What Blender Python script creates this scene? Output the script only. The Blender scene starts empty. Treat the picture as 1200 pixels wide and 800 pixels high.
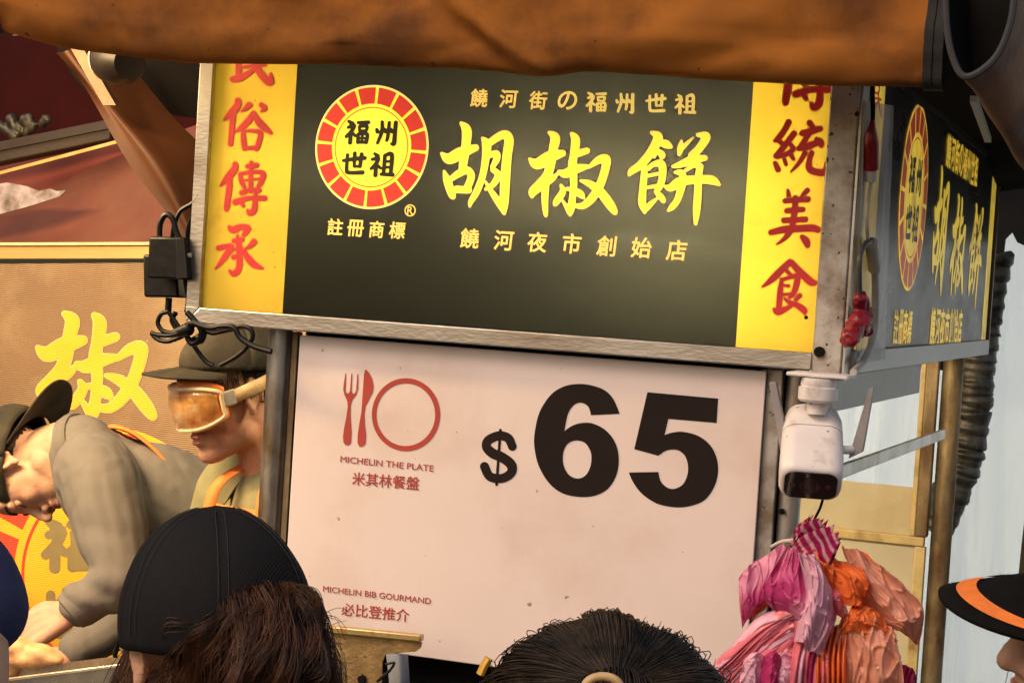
import bpy, bmesh, math, random
import numpy as np
from mathutils import Vector, Matrix, noise, geometry
R = math.radians
SC = bpy.context.scene
COL = SC.collection
random.seed(7)

# ------------------------------------------------------------------ camera
S_ = 2.9 / 3.4
ZB = 1.79                                     # underside of the illuminated sign above the ground
CAM = Vector((0.5884 * S_, -2.9, ZB + 0.1298 * S_))
FPX = 2228.476                                # focal length in photo pixels (1200 wide)
YAW, PITCH, ROLL = -0.3457, -0.0329, 0.0639
_f = Vector((math.sin(YAW) * math.cos(PITCH), math.cos(YAW) * math.cos(PITCH), math.sin(PITCH)))
_r = Vector((math.cos(YAW), -math.sin(YAW), 0.0))
_u = _r.cross(_f)
CR = math.cos(ROLL) * _r + math.sin(ROLL) * _u
CU = -math.sin(ROLL) * _r + math.cos(ROLL) * _u
CF = _f
cd = bpy.data.cameras.new('camera'); cam = bpy.data.objects.new('camera', cd); COL.objects.link(cam)
cam.matrix_world = Matrix(((CR.x, CU.x, -CF.x, CAM.x), (CR.y, CU.y, -CF.y, CAM.y), (CR.z, CU.z, -CF.z, CAM.z), (0, 0, 0, 1)))
cd.sensor_width = 36; cd.lens = FPX / 1200 * 36; cd.clip_start = 0.05; cd.clip_end = 500
SC.camera = cam

# ------------------------------------------------------------------ light
w = bpy.data.worlds.new('World'); SC.world = w; w.use_nodes = True
nt = w.node_tree; bg = nt.nodes['Background']
sky = nt.nodes.new('ShaderNodeTexSky'); sky.sky_type = 'NISHITA'; sky.sun_disc = False
SUN_EL, SUN_AZ = 42.0, -150.0                 # degrees; azimuth clockwise from +Y: a veiled sun behind the photographer's left shoulder
sky.sun_elevation = R(SUN_EL); sky.sun_rotation = R(SUN_AZ); sky.air_density = 1.6; sky.dust_density = 4.0; sky.ozone_density = 1.0
wm = nt.nodes.new('ShaderNodeMix'); wm.data_type = 'RGBA'; wm.blend_type = 'MULTIPLY'; wm.inputs[0].default_value = 1.0; wm.inputs[7].default_value = (1.0, .88, .80, 1)   # warm white balance
nt.links.new(sky.outputs[0], wm.inputs[6]); nt.links.new(wm.outputs[2], bg.inputs[0]); bg.inputs[1].default_value = 0.135
sl = bpy.data.lights.new('sun', 'SUN'); sun = bpy.data.objects.new('sun', sl); COL.objects.link(sun)
sl.energy = 0.85; sl.angle = R(22); sl.color = (1.0, 0.80, 0.66)
_az = R(SUN_AZ)
_sd = Vector((math.sin(_az) * math.cos(R(SUN_EL)), math.cos(_az) * math.cos(R(SUN_EL)), math.sin(R(SUN_EL))))
sun.rotation_euler = _sd.to_track_quat('Z', 'Y').to_euler(); sun.location = _sd * 20
SC.view_settings.view_transform = 'Standard'; SC.view_settings.look = 'None'
SC.view_settings.exposure = 0.12; SC.view_settings.gamma = 1.0
SC.render.engine = 'CYCLES'
SC.cycles.use_denoising = True; SC.cycles.max_bounces = 8; SC.cycles.transparent_max_bounces = 12
SC.cycles.caustics_reflective = False; SC.cycles.caustics_refractive = False
SC.cycles.use_adaptive_sampling = True; SC.cycles.adaptive_threshold = 0.015

# ------------------------------------------------------------------ a pixel of the photo -> a point at a known place
def ray(px, py):
    return CR * (px - 600) / FPX - CU * (py - 400) / FPX + CF
def UY(px, py, y=0.0):
    d = ray(px, py); return CAM + d * ((y - CAM.y) / d.y)
def UX(px, py, x=0.0):
    d = ray(px, py); return CAM + d * ((x - CAM.x) / d.x)
def UD(px, py, dep):
    return CAM + ray(px, py) * dep            # dep = distance along the optical axis

# ------------------------------------------------------------------ mesh helpers
class MB:
    def __init__(s): s.v = []; s.f = []
    def add(s, vs, fs):
        n = len(s.v); s.v += [Vector(v) for v in vs]; s.f += [[i + n for i in f] for f in fs]; return s
    def box(s, a, b):
        a, b = Vector(a), Vector(b)
        return s.hexa([(x, y, z) for z in (a.z, b.z) for x, y in ((a.x, a.y), (b.x, a.y), (b.x, b.y), (a.x, b.y))])
    def hexa(s, p):
        return s.add(p, [(3, 2, 1, 0), (4, 5, 6, 7), (0, 1, 5, 4), (1, 2, 6, 5), (2, 3, 7, 6), (3, 0, 4, 7)])
    def plate(s, pts, n):                     # planar polygon pts pushed along n into a solid
        n = Vector(n); k = len(pts); pts = [Vector(p) for p in pts]
        q = [p + n for p in pts]
        return s.add(pts + q, [list(range(k))[::-1], list(range(k, 2 * k))] + [(i, (i + 1) % k, k + (i + 1) % k, k + i) for i in range(k)])
    def bar(s, p, q, wv, hv):                 # rectangular bar from p to q with half-vectors wv, hv
        p, q, wv, hv = Vector(p), Vector(q), Vector(wv), Vector(hv)
        return s.hexa([p - wv - hv, p + wv - hv, p + wv + hv, p - wv + hv, q - wv - hv, q + wv - hv, q + wv + hv, q - wv + hv])
    def tube(s, pts, r, n=10, caps=True, ell=None):
        pts = [Vector(p) for p in pts]
        rs = r if isinstance(r, (list, tuple)) else [r] * len(pts)
        vs = []; prev = None
        for i, p in enumerate(pts):
            t = (pts[min(i + 1, len(pts) - 1)] - pts[max(i - 1, 0)]).normalized()
            if prev is None:
                a = t.cross(Vector((0, 0, 1)));  a = a if a.length > 1e-3 else t.cross(Vector((1, 0, 0)))
            else: a = prev - t * prev.dot(t)
            a.normalize(); b = t.cross(a); prev = a
            for k in range(n):
                an = 2 * math.pi * k / n
                vs.append(p + (a * math.cos(an) + b * math.sin(an)) * rs[i])
        fs = [(i * n + k, i * n + (k + 1) % n, (i + 1) * n + (k + 1) % n, (i + 1) * n + k) for i in range(len(pts) - 1) for k in range(n)]
        if caps: fs += [list(range(n))[::-1], list(range((len(pts) - 1) * n, len(pts) * n))]
        return s.add(vs, fs)
    def ell(s, c, r, M=None, nu=20, nv=12):
        c = Vector(c); r = Vector(r) if not isinstance(r, (int, float)) else Vector((r, r, r))
        vs = [Vector((0, 0, 1))] + [Vector((math.sin(math.pi * j / nv) * math.cos(2 * math.pi * i / nu), math.sin(math.pi * j / nv) * math.sin(2 * math.pi * i / nu), math.cos(math.pi * j / nv))) for j in range(1, nv) for i in range(nu)] + [Vector((0, 0, -1))]
        vs = [Vector((v.x * r.x, v.y * r.y, v.z * r.z)) for v in vs]
        if M is not None: vs = [M @ v for v in vs]
        fs = [(0, 1 + i, 1 + (i + 1) % nu) for i in range(nu)]
        for j in range(nv - 2):
            fs += [(1 + j * nu + i, 1 + (j + 1) * nu + i, 1 + (j + 1) * nu + (i + 1) % nu, 1 + j * nu + (i + 1) % nu) for i in range(nu)]
        L = len(vs) - 1; fs += [(L, L - nu + (i + 1) % nu, L - nu + i) for i in range(nu)]
        return s.add([c + v for v in vs], fs)
    def cap(s, p, q, r0, r1, n=16):           # tapered capsule
        p, q = Vector(p), Vector(q)
        s.ell(p, r0, nu=n, nv=8); s.ell(q, r1, nu=n, nv=8)
        return s.tube([p, q], [r0, r1], n)
    def chain(s, pts, rs, sub=1):
        P, Q = smooth_line(pts, 5), np.interp(np.linspace(0, len(rs) - 1, (len(pts) - 1) * 5 + 1), range(len(rs)), rs)
        for i in range(len(P)): s.ell(P[i], Q[i], nu=14, nv=8)
        return s.tube(P, list(Q), 14)
    def lathe(s, prof, M, n=24):              # prof: (radius, height) pairs about the local Z of M
        vs = [M @ Vector((r * math.cos(2 * math.pi * k / n), r * math.sin(2 * math.pi * k / n), h)) for r, h in prof for k in range(n)]
        m = len(prof)
        fs = [(i * n + k, i * n + (k + 1) % n, (i + 1) * n + (k + 1) % n, (i + 1) * n + k) for i in range(m - 1) for k in range(n)]
        fs += [list(range(n))[::-1], list(range((m - 1) * n, m * n))]
        return s.add(vs, fs)
    def grid(s, G):                           # rows of points
        nr, nc = len(G), len(G[0])
        return s.add([p for row in G for p in row], [(i * nc + j, i * nc + j + 1, (i + 1) * nc + j + 1, (i + 1) * nc + j) for i in range(nr - 1) for j in range(nc - 1)])
    def data(s, name, mt, smooth=True, angle=40):
        me = bpy.data.meshes.new(name); me.from_pydata([tuple(v) for v in s.v], [], s.f); me.update()
        if mt: me.materials.append(mt)
        if smooth:
            me.shade_smooth()
            if angle: me.set_sharp_from_angle(angle=R(angle))
        return me
    def build(s, name, mt, parent=None, smooth=True, bevel=0, angle=40):
        me = s.data(name, mt, smooth, angle)
        o = bpy.data.objects.new(name, me); COL.objects.link(o)
        if parent: attach(o, parent)
        if bevel:
            m = o.modifiers.new('bevel', 'BEVEL'); m.width = bevel; m.segments = 2; m.limit_method = 'ANGLE'; m.angle_limit = R(35)
        return o

def loc_of(o):
    p = Vector(o.location)
    while o.parent: o = o.parent; p += Vector(o.location)
    return p
def attach(o, parent):
    o.parent = parent; o.matrix_parent_inverse = Matrix.Translation(-loc_of(parent))
def tag(o, label=None, cat=None, group=None, kind=None):
    if label: o['label'] = label
    if cat: o['category'] = cat
    if group: o['group'] = group
    if kind: o['kind'] = kind
    return o
def thing(name, label, cat, loc, group=None):
    o = bpy.data.objects.new(name, None); COL.objects.link(o); o.location = loc; o.empty_display_size = .1
    return tag(o, label, cat, group)

def smooth_line(pts, n=6, closed=False):      # Catmull-Rom through points of any dimension
    P = [np.array(p, float) for p in pts]; out = []; m = len(P)
    rng = m if closed else m - 1
    for i in range(rng):
        if closed: a, b, c, d = P[(i - 1) % m], P[i], P[(i + 1) % m], P[(i + 2) % m]
        else: a, b, c, d = P[max(i - 1, 0)], P[i], P[i + 1], P[min(i + 2, m - 1)]
        for k in range(n):
            t = k / n
            out.append(.5 * ((2 * b) + (c - a) * t + (2 * a - 5 * b + 4 * c - d) * t * t + (3 * b - a - 3 * c + d) * t ** 3))
    if not closed: out.append(P[-1])
    return out

def remesh(mb, name, mt, parent=None, voxel=.005, iters=6, fac=.5, disp=None):
    """the union of overlapping lumps as one continuous skin"""
    me = mb.data(name + '_src', None, False)
    o = bpy.data.objects.new(name, me); COL.objects.link(o)
    m = o.modifiers.new('r', 'REMESH'); m.mode = 'VOXEL'; m.voxel_size = voxel; m.use_smooth_shade = True
    k = o.modifiers.new('s', 'SMOOTH'); k.iterations = iters; k.factor = fac
    dg = bpy.context.evaluated_depsgraph_get()
    me2 = bpy.data.meshes.new_from_object(o.evaluated_get(dg)); me2.name = name
    o.modifiers.clear(); o.data = me2; bpy.data.meshes.remove(me)
    me2.materials.clear(); me2.materials.append(mt); me2.shade_smooth()
    if disp:
        nrm = [v.normal.copy() for v in me2.vertices]
        for v, n in zip(me2.vertices, nrm): v.co = v.co + n * disp(v.co)
        me2.update()
    if parent: attach(o, parent)
    return o

# ------------------------------------------------------------------ materials
MATS = {}
def pbr(name, col, rough=.5, metal=0., var=.12, scale=18., bump=0., bscale=60., dirt_or_shade=None, emit=0., stretch=None, trans=0., coat=0., spots=None, weave=0., sub=0., detail=6, alpha=1., wave=None, spec=.5):
    """procedural material; dirt=(colour, amount, scale), spots=(colour, density, scale)"""
    if name in MATS: return MATS[name]
    m = bpy.data.materials.new(name); m.use_nodes = True; n = m.node_tree; N, L = n.nodes, n.links
    b = N['Principled BSDF']; out = N['Material Output']
    tc = N.new('ShaderNodeTexCoord'); mp = N.new('ShaderNodeMapping'); L.new(tc.outputs['Object'], mp.inputs[0])
    if stretch: mp.inputs['Scale'].default_value = stretch
    def noi(sc, det=detail, ro=.55):
        t = N.new('ShaderNodeTexNoise'); t.inputs['Scale'].default_value = sc; t.inputs['Detail'].default_value = det; t.inputs['Roughness'].default_value = ro
        L.new(mp.outputs[0], t.inputs['Vector']); return t
    def ramp(src, a, b_, ca=(0, 0, 0, 1), cb=(1, 1, 1, 1)):
        r = N.new('ShaderNodeValToRGB'); r.color_ramp.elements[0].position = a; r.color_ramp.elements[1].position = b_
        r.color_ramp.elements[0].color = ca; r.color_ramp.elements[1].color = cb; L.new(src, r.inputs[0]); return r.outputs[0]
    def mix(f, a, c):
        x = N.new('ShaderNodeMix'); x.data_type = 'RGBA'
        if isinstance(f, float): x.inputs[0].default_value = f
        else: L.new(f, x.inputs[0])
        for s, i in ((a, 6), (c, 7)):
            if isinstance(s, tuple): x.inputs[i].default_value = (*s[:3], 1)
            else: L.new(s, x.inputs[i])
        return x.outputs[2]
    n1 = noi(scale)
    lo = tuple(max(0, c * (1 - var)) for c in col); hi = tuple(min(1, c * (1 + var)) for c in col)
    c_ = ramp(n1.outputs[0], .3, .7, (*lo, 1), (*hi, 1))
    if dirt_or_shade:
        n2 = noi(dirt_or_shade[2], 8, .65); f = ramp(n2.outputs[0], .62 - dirt_or_shade[1] * .35, .72 - dirt_or_shade[1] * .1); c_ = mix(f, c_, dirt_or_shade[0])
    if spots:
        n3 = noi(spots[2], 2, .5); f = ramp(n3.outputs[0], .74 - spots[1] * .2, .76 - spots[1] * .2); c_ = mix(f, c_, spots[0])
    L.new(c_, b.inputs['Base Color'])
    rr = ramp(n1.outputs[0], .2, .8, (max(0, rough - .08),) * 3 + (1,), (min(1, rough + .1),) * 3 + (1,)); L.new(rr, b.inputs['Roughness'])
    b.inputs['Specular IOR Level'].default_value = spec
    b.inputs['Metallic'].default_value = metal; b.inputs['Coat Weight'].default_value = coat; b.inputs['Coat Roughness'].default_value = .12
    if sub: b.inputs['Subsurface Weight'].default_value = sub; b.inputs['Subsurface Radius'].default_value = (1, .35, .18); b.inputs['Subsurface Scale'].default_value = .012
    if alpha < 1: b.inputs['Alpha'].default_value = alpha
    if emit: L.new(c_, b.inputs['Emission Color']); b.inputs['Emission Strength'].default_value = emit
    h = None
    if bump:
        h = noi(bscale, 5).outputs[0]; st = bump
    if weave:
        wv = N.new('ShaderNodeTexWave'); wv.inputs['Scale'].default_value = weave; wv.bands_direction = 'Z'; wv.inputs['Distortion'].default_value = .6
        wv2 = N.new('ShaderNodeTexWave'); wv2.inputs['Scale'].default_value = weave; wv2.bands_direction = 'X'; wv2.inputs['Distortion'].default_value = .6
        L.new(mp.outputs[0], wv.inputs[0]); L.new(mp.outputs[0], wv2.inputs[0])
        ad = N.new('ShaderNodeMath'); ad.operation = 'ADD'; L.new(wv.outputs['Fac'], ad.inputs[0]); L.new(wv2.outputs['Fac'], ad.inputs[1])
        if h:
            a2 = N.new('ShaderNodeMath'); a2.operation = 'ADD'; L.new(h, a2.inputs[0]); L.new(ad.outputs[0], a2.inputs[1]); h = a2.outputs[0]
        else: h = ad.outputs[0]; st = .15
    if wave:
        wv = N.new('ShaderNodeTexWave'); wv.inputs['Scale'].default_value = wave[0]; wv.bands_direction = wave[1]; wv.inputs['Distortion'].default_value = .0
        L.new(mp.outputs[0], wv.inputs[0]); h = wv.outputs['Fac']; st = wave[2]
    if h:
        bp = N.new('ShaderNodeBump'); bp.inputs['Strength'].default_value = st; bp.inputs['Distance'].default_value = .004
        L.new(h, bp.inputs['Height']); L.new(bp.outputs[0], b.inputs['Normal'])
    if trans:
        t = N.new('ShaderNodeBsdfTranslucent'); L.new(c_, t.inputs[0])
        x = N.new('ShaderNodeMixShader'); x.inputs[0].default_value = trans
        L.new(b.outputs[0], x.inputs[1]); L.new(t.outputs[0], x.inputs[2]); L.new(x.outputs[0], out.inputs[0])
    MATS[name] = m
    return m

# ------------------------------------------------------------------ lettering
def stroke_faces(strokes, step, grow=0.):
    """brush strokes [(x,y,r),...] -> polygons of their union (marching squares)"""
    A = []
    for st in strokes:
        L = smooth_line(st, 10) if len(st) > 2 else [np.array(st[0]) * (1 - t) + np.array(st[1]) * t for t in np.linspace(0, 1, 60)]
        A += [(p[0], p[1], max(2., p[2]) + grow) for p in L]
    A = np.array(A); x0, y0 = (A[:, :2] - A[:, 2:]).min(0) - step * 2; x1, y1 = (A[:, :2] + A[:, 2:]).max(0) + step * 2
    xs = np.arange(x0, x1, step); ys = np.arange(y0, y1, step)
    F = np.full((len(ys), len(xs)), -1e9)
    for x, y, r in A: F = np.maximum(F, r - np.hypot(xs[None, :] - x, ys[:, None] - y))
    polys = []
    for j in range(len(ys) - 1):
        run = None
        for i in range(len(xs) - 1):
            c = [(i, j), (i + 1, j), (i + 1, j + 1), (i, j + 1)]; v = [F[b, a] for a, b in c]
            if min(v) >= 0:
                if run is None: run = i
                continue
            if run is not None:
                polys.append([(xs[run], ys[j]), (xs[i], ys[j]), (xs[i], ys[j + 1]), (xs[run], ys[j + 1])]); run = None
            if max(v) <= 0: continue
            P = []
            for k in range(4):
                (a, b), (d, e) = c[k], c[(k + 1) % 4]; va, vb = v[k], v[(k + 1) % 4]
                if va >= 0: P.append((xs[a], ys[b]))
                if (va >= 0) != (vb >= 0):
                    t = va / (va - vb); P.append((xs[a] + (xs[d] - xs[a]) * t, ys[b] + (ys[e] - ys[b]) * t))
            if len(P) > 2: polys.append(P)
    return polys
def add_polys(mb, polys, fn):
    for P in polys: mb.add([fn(*p) for p in P], [list(range(len(P)))])
    return mb
def fill(mb, loops, fn):
    """outline with holes"""
    ls = [[Vector((p[0], p[1], 0)) for p in l] for l in loops]
    tr = geometry.tessellate_polygon(ls); flat = [p for l in ls for p in l]
    mb.add([fn(p.x, p.y) for p in flat], [list(t) for t in tr]); return mb
_G = {}
def glyph(s, bold=0.):
    k = (s, bold)
    if k not in _G:
        c = bpy.data.curves.new('t', 'FONT'); c.body = s; c.size = 1; c.offset = bold; c.resolution_u = 4
        o = bpy.data.objects.new('t', c); COL.objects.link(o)
        me = o.evaluated_get(bpy.context.evaluated_depsgraph_get()).to_mesh()
        v = [(p.co.x, p.co.y) for p in me.vertices]; f = [list(p.vertices) for p in me.polygons]
        bpy.data.objects.remove(o); bpy.data.curves.remove(c); _G[k] = (v, f)
    return _G[k]
def put_glyph(mb, s, c, right, up, h, bold=.0, width=None, slant=0.):
    """text s centred on point c, glyph height h (metres); width fixes the overall length"""
    if bold:                                  # heavier print: the glyph laid down again, each layer a hair further out
        nn = right.cross(up).normalized()
        for i in range(5):
            an = 2 * math.pi * i / 5
            put_glyph(mb, s, c + nn * (.00006 * (i + 1)) + (right * math.cos(an) + up * math.sin(an)) * bold * h, right, up, h, 0, width, slant)
    v, f = glyph(s, 0.); a = np.array(v); lo, hi = a.min(0), a.max(0); m = (lo + hi) / 2
    k = h / (hi[1] - lo[1]); kx = width / (hi[0] - lo[0]) if width else k
    mb.add([c + right * ((x - m[0]) * kx + slant * (y - m[1]) * k) + up * ((y - m[1]) * k) for x, y in v], f)
    return mb
XV, YV, ZV = Vector((1, 0, 0)), Vector((0, 1, 0)), Vector((0, 0, 1))

CH = {  # brush characters, in enlarged-photo units
'hu': [[(205,32,14),(245,85,36),(240,200,34),(225,300,34),(212,390,28)],[(52,268,12),(110,308,40),(200,262,44),(315,222,26)],[(70,405,9),(95,480,30),(130,585,28),(145,612,10)],[(125,465,20),(190,420,28),(250,398,28),(282,445,28),(248,540,28)],[(168,547,28),(260,552,26)],
 [(368,145,8),(400,195,34),(395,300,30),(370,440,26),(326,560,26),(280,640,20),(270,680,8)],[(415,190,26),(525,122,32),(575,155,36),(560,300,36),(545,500,38),(540,650,32),(540,735,12)],[(392,485,8),(430,550,18),(490,640,26),(535,720,18)],[(412,285,20),(475,268,26),(480,310,26),(448,372,18)],[(450,392,20),(490,430,24),(460,500,24),(395,545,12)]],
'jiao': [[(225,70,12),(270,112,36),(255,200,34),(240,300,32)],[(70,275,10),(130,315,42),(230,260,46),(328,232,26)],[(240,300,34),(210,400,36),(150,480,40),(98,530,34),(90,572,12)],[(195,470,30),(190,600,26),(196,700,18),(200,722,8)],[(215,460,20),(250,430,22),(292,388,10)],
 [(400,80,14),(430,130,34),(415,250,30),(405,330,34),(415,450,28),(408,560,26),(395,660,28),(388,712,12)],[(455,232,28),(518,212,24)],[(300,375,14),(350,390,34),(430,355,36),(518,336,18)],[(315,480,10),(330,530,24),(284,605,26),(268,632,14)],[(365,508,14),(420,522,20),(465,548,28),(492,578,12)],[(328,600,8),(385,690,24)],
 [(535,340,12),(610,285,30),(668,278,34),(660,360,32),(620,480,32),(560,580,32),(490,640,26),(430,640,16)],[(470,445,10),(540,470,26),(620,530,34),(690,620,36),(730,680,26),(742,700,12)]],
'bing': [[(225,70,12),(275,110,36),(222,220,34),(140,320,32),(70,370,26),(48,403,10)],[(292,150,18),(335,160,32),(375,182,14)],[(245,265,8),(272,218,16),(305,245,26),(300,268,12)],[(170,310,16),(165,400,26),(155,520,28),(150,620,30),(170,694,12)],[(200,350,18),(240,318,20),(300,316,30),(310,400,28),(290,485,26),(268,520,18)],[(200,406,14),(270,392,14)],[(190,498,12),(260,488,16)],[(168,690,12),(205,640,22),(265,585,10)],[(255,530,14),(290,565,24),(314,598,20),(318,614,8)],
 [(457,135,8),(450,190,24),(440,240,14)],[(470,185,16),(510,145,12),(550,108,5)],[(585,88,14),(650,102,32),(600,190,30),(540,250,30)],[(390,335,12),(440,322,24),(540,285,34),(638,268,22)],[(408,380,12),(455,385,26),(470,420,26),(458,490,30),(425,595,26),(385,650,24),(354,680,10)],[(490,365,14),(560,325,18),(605,345,22)],[(602,335,26),(590,420,28),(584,560,30),(575,680,28),(568,780,14)],[(328,490,10),(375,500,30),(450,452,36),(600,436,32),(695,442,34),(752,476,12)]],
'su': [[(270,385,26),(265,430,32),(200,510,30),(142,565,8)],[(225,520,24),(212,650,24),(200,790,22)],[(375,425,26),(340,460,18),(300,485,6)],[(490,425,22),(520,455,24),(490,485,8)],[(415,500,20),(370,570,28),(310,630,24),(245,675,8)],[(420,500,16),(460,580,30),(520,640,30),(580,688,14)],[(318,680,18),(322,760,22),(332,835,20)],[(320,668,12),(420,670,16),(480,690,22),(458,800,22),(440,835,20)],[(335,830,16),(440,825,18)]],
'min': [[(270,-90,20),(275,20,24),(275,140,24)],[(225,185,28),(300,170,30),(380,120,22),(430,80,12)],[(400,-20,18),(450,85,26),(510,165,32),(570,212,32),(578,130,8)],[(270,-85,20),(430,-90,22),(415,10,18)],[(280,10,14),(415,5,14)],[(300,72,12),(520,44,18)]],
'chuan': [[(285,182,24),(280,220,28),(220,300,32),(152,378,10)],[(235,310,20),(225,430,26),(205,570,24),(200,608,16)],[(400,200,20),(490,190,20)],[(435,165,16),(430,300,20),(430,430,20)],[(330,272,16),(343,340,20),(370,400,14)],[(330,270,14),(440,254,16),(545,265,22),(530,340,24),(500,390,16)],[(360,332,8),(520,316,10)],[(345,448,22),(430,422,18),(505,424,22)],[(285,535,26),(400,500,20),(560,500,24)],[(476,440,14),(470,540,22),(460,610,26),(420,640,22),(402,608,10)],[(345,545,16),(360,572,14)]],
'cheng': [[(270,208,16),(300,235,30),(370,210,26),(440,222,30),(405,280,18)],[(345,290,12),(360,400,28),(365,500,26),(355,600,26),(310,645,26),(270,615,8)],[(315,340,22),(390,322,20)],[(308,490,22),(375,478,18)],[(320,418,12),(385,402,12)],[(170,405,24),(240,390,22),(288,396,26),(230,480,26),(180,550,16),(140,600,6)],[(500,345,26),(470,380,20),(420,410,7)],[(410,420,12),(430,480,26),(490,550,32),(540,580,22),(585,595,8)]],
'tong': [[(260,120,28),(210,210,26),(150,290,26),(115,312,14)],[(150,310,20),(210,350,22)],[(315,235,26),(260,310,26),(190,400,28),(130,470,26)],[(280,350,20),(305,400,22),(240,450,22),(140,480,20)],[(120,545,20),(150,612,26)],[(215,510,18),(234,560,16)],[(290,470,20),(308,500,16)],[(480,125,28),(510,170,22)],[(400,235,26),(490,215,32),(590,185,26)],[(470,240,26),(420,320,24),(370,390,24)],[(370,390,26),(460,370,34),(560,330,28)],[(550,295,20),(590,330,34),(600,362,22)],[(430,440,24),(370,540,18),(285,635,6)],[(500,440,24),(475,520,24),(480,605,32),(560,640,32),(640,632,30),(645,540,8)]],
'mei': [[(340,115,12),(350,168,20)],[(545,115,22),(510,150,18),(475,187,6)],[(312,228,24),(430,216,26),(550,210,28)],[(330,330,24),(420,320,26),(495,316,24)],[(300,430,26),(420,424,26),(525,420,26)],[(420,200,28),(410,330,28),(390,470,28)],[(165,555,26),(300,525,34),(450,515,34),(600,510,34),(650,526,30)],[(380,500,28),(340,580,26),(280,640,16),(225,678,6)],[(490,600,22),(530,645,36),(545,692,24)]],
'shi': [[(405,152,30),(330,222,32),(240,312,32),(170,372,20),(120,408,7)],[(420,152,26),(480,222,32),(560,302,36),(630,362,36),(680,366,18)],[(375,245,18),(412,284,18)],[(320,340,18),(308,430,26),(298,540,28),(290,640,26)],[(320,336,18),(400,312,18),(480,300,26),(475,380,30),(440,480,24),(400,522,12)],[(335,392,8),(392,400,16)],[(330,490,12),(430,482,16)],[(240,642,14),(280,670,32),(360,640,24),(430,600,16)],[(350,530,10),(400,570,22),(480,600,28),(550,650,32),(560,688,14)],[(510,500,22),(470,540,20)]],
'fu': [[(240,245,8),(266,262,14)],[(240,285,9),(278,274,12),(262,312,12),(230,345,10)],[(260,312,11),(258,384,13)],[(276,326,9),(290,340,8)],[(306,254,9),(375,252,11)],[(316,280,9),(318,306,8)],[(316,280,8),(366,278,9),(362,308,9)],[(316,307,7),(362,306,7)],[(310,330,10),(311,382,11)],[(310,330,8),(370,328,10),(368,382,11)],[(312,355,6),(368,355,6)],[(339,330,7),(339,380,7)],[(311,381,9),(368,381,9)]],
'zhou': [[(434,298,9),(440,312,12)],[(468,250,10),(470,310,12),(445,385,9)],[(488,296,8),(494,312,10)],[(516,254,10),(512,340,11),(506,368,9)],[(532,296,8),(538,312,10)],[(560,254,13),(558,330,13),(556,386,14),(540,390,8)]],
'shi4': [[(220,502,9),(300,490,12),(365,484,12)],[(246,465,10),(246,560,11),(262,580,11),(355,578,13)],[(295,455,12),(296,538,9)],[(342,460,12),(336,538,11)],[(296,540,7),(336,538,8)]],
'zu': [[(430,455,8),(452,470,12)],[(416,492,9),(455,486,12),(442,522,12),(412,552,9)],[(444,522,11),(444,594,13)],[(460,534,8),(474,548,8)],[(500,468,11),(498,582,11)],[(500,466,10),(546,462,13),(546,584,12)],[(500,505,7),(545,503,7)],[(500,543,7),(545,541,7)],[(482,588,9),(560,590,12)]],
}
ORI = {'hu': (510,140,120), 'jiao': (610,145,120), 'bing': (730,145,120), 'min': (245,70,100), 'su': (245,70,100), 'chuan': (240,170,100), 'cheng': (235,240,100),
       'tong': (895,130,90), 'mei': (885,210,90), 'shi': (880,290,90), 'fu': (365,100,140), 'zhou': (365,100,140), 'shi4': (365,100,140), 'zu': (365,100,140)}
def brush(mb, key, fn, step=6., grow=0.):
    """write a brush character through fn(photo px, photo py) -> point"""
    ox, oy, s = ORI[key]; k = s / 800.
    return add_polys(mb, stroke_faces(CH[key], step, grow), lambda x, y: fn(ox + x * k, oy + y * k))
# ------------------------------------------------------------------ palette
steel = pbr('brushed steel', (.55, .53, .51), .34, .95, .10, 9, .12, 220, ((.30, .24, .18), .45, 7), stretch=(.35, 1, 1))
galv = pbr('galvanised pipe', (.44, .42, .39), .38, .85, .22, 26, .15, 90, ((.20, .13, .07), .55, 16), stretch=(1, 1, .35))
rusty = pbr('rust stained frame', (.36, .27, .15), .55, .5, .35, 22, .25, 120, ((.13, .07, .035), .75, 18), stretch=(1, 1, .4))
alu = pbr('dull aluminium', (.50, .47, .44), .5, .6, .12, 12, .12, 160, ((.22, .17, .13), .55, 14), spots=((.05, .04, .03), .35, 90))
dark = pbr('matte black', (.008, .007, .006), .85, 0, .4, 12, spec=.1)
boxwhite = pbr('white lamp box lining', (.8, .8, .78), .7)
print_black = pbr('black sign print', (.0122, .0112, .0080), .45, 0, .08, 30, .03, 240, ((.020, .019, .0145), .15, 8), spec=.13, trans=.72, stretch=(.2, 1, 1), spots=((.012, .012, .01), .10, 30))
print_yellow = pbr('yellow sign print', (.80, .52, .045), .42, 0, .05, 10, .02, 200, ((.62, .38, .035), .15, 9), trans=.40, spots=((.20, .12, .03), .06, 70))
letter_y = pbr('lit yellow lettering', (1.0, .78, .05), .5, 0, .03, 20, emit=.95)
letter_p = pbr('lit pale yellow lettering', (1.0, .66, .14), .5, 0, .03, 20, emit=.72)
letter_edge = pbr('pale letter edge', (1.0, .78, .26), .5, 0, .03, 20, emit=.66)
letter_halo = pbr('brown letter edge', (.10, .055, .01), .6, 0, .03, 20)
red_ink = pbr('red ink', (.56, .022, .022), .5, 0, .14, 30, emit=.20)
red_halo = pbr('orange ink edge', (.72, .24, .03), .5, 0, .05, 30, emit=.10)
red_seg = pbr('red emblem print', (.86, .055, .035), .5, 0, .06, 60, emit=.42)
black_ink = pbr('black ink', (.025, .028, .016), .5, 0, .1, 30)
s_yellow = pbr('faded yellow print', (.95, .62, .05), .4, 0, .15, 30, emit=.40, dirt_or_shade=((.40, .28, .06), .4, 9))
s_red = pbr('faded red print', (.66, .09, .03), .4, 0, .15, 30, emit=.12)
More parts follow.
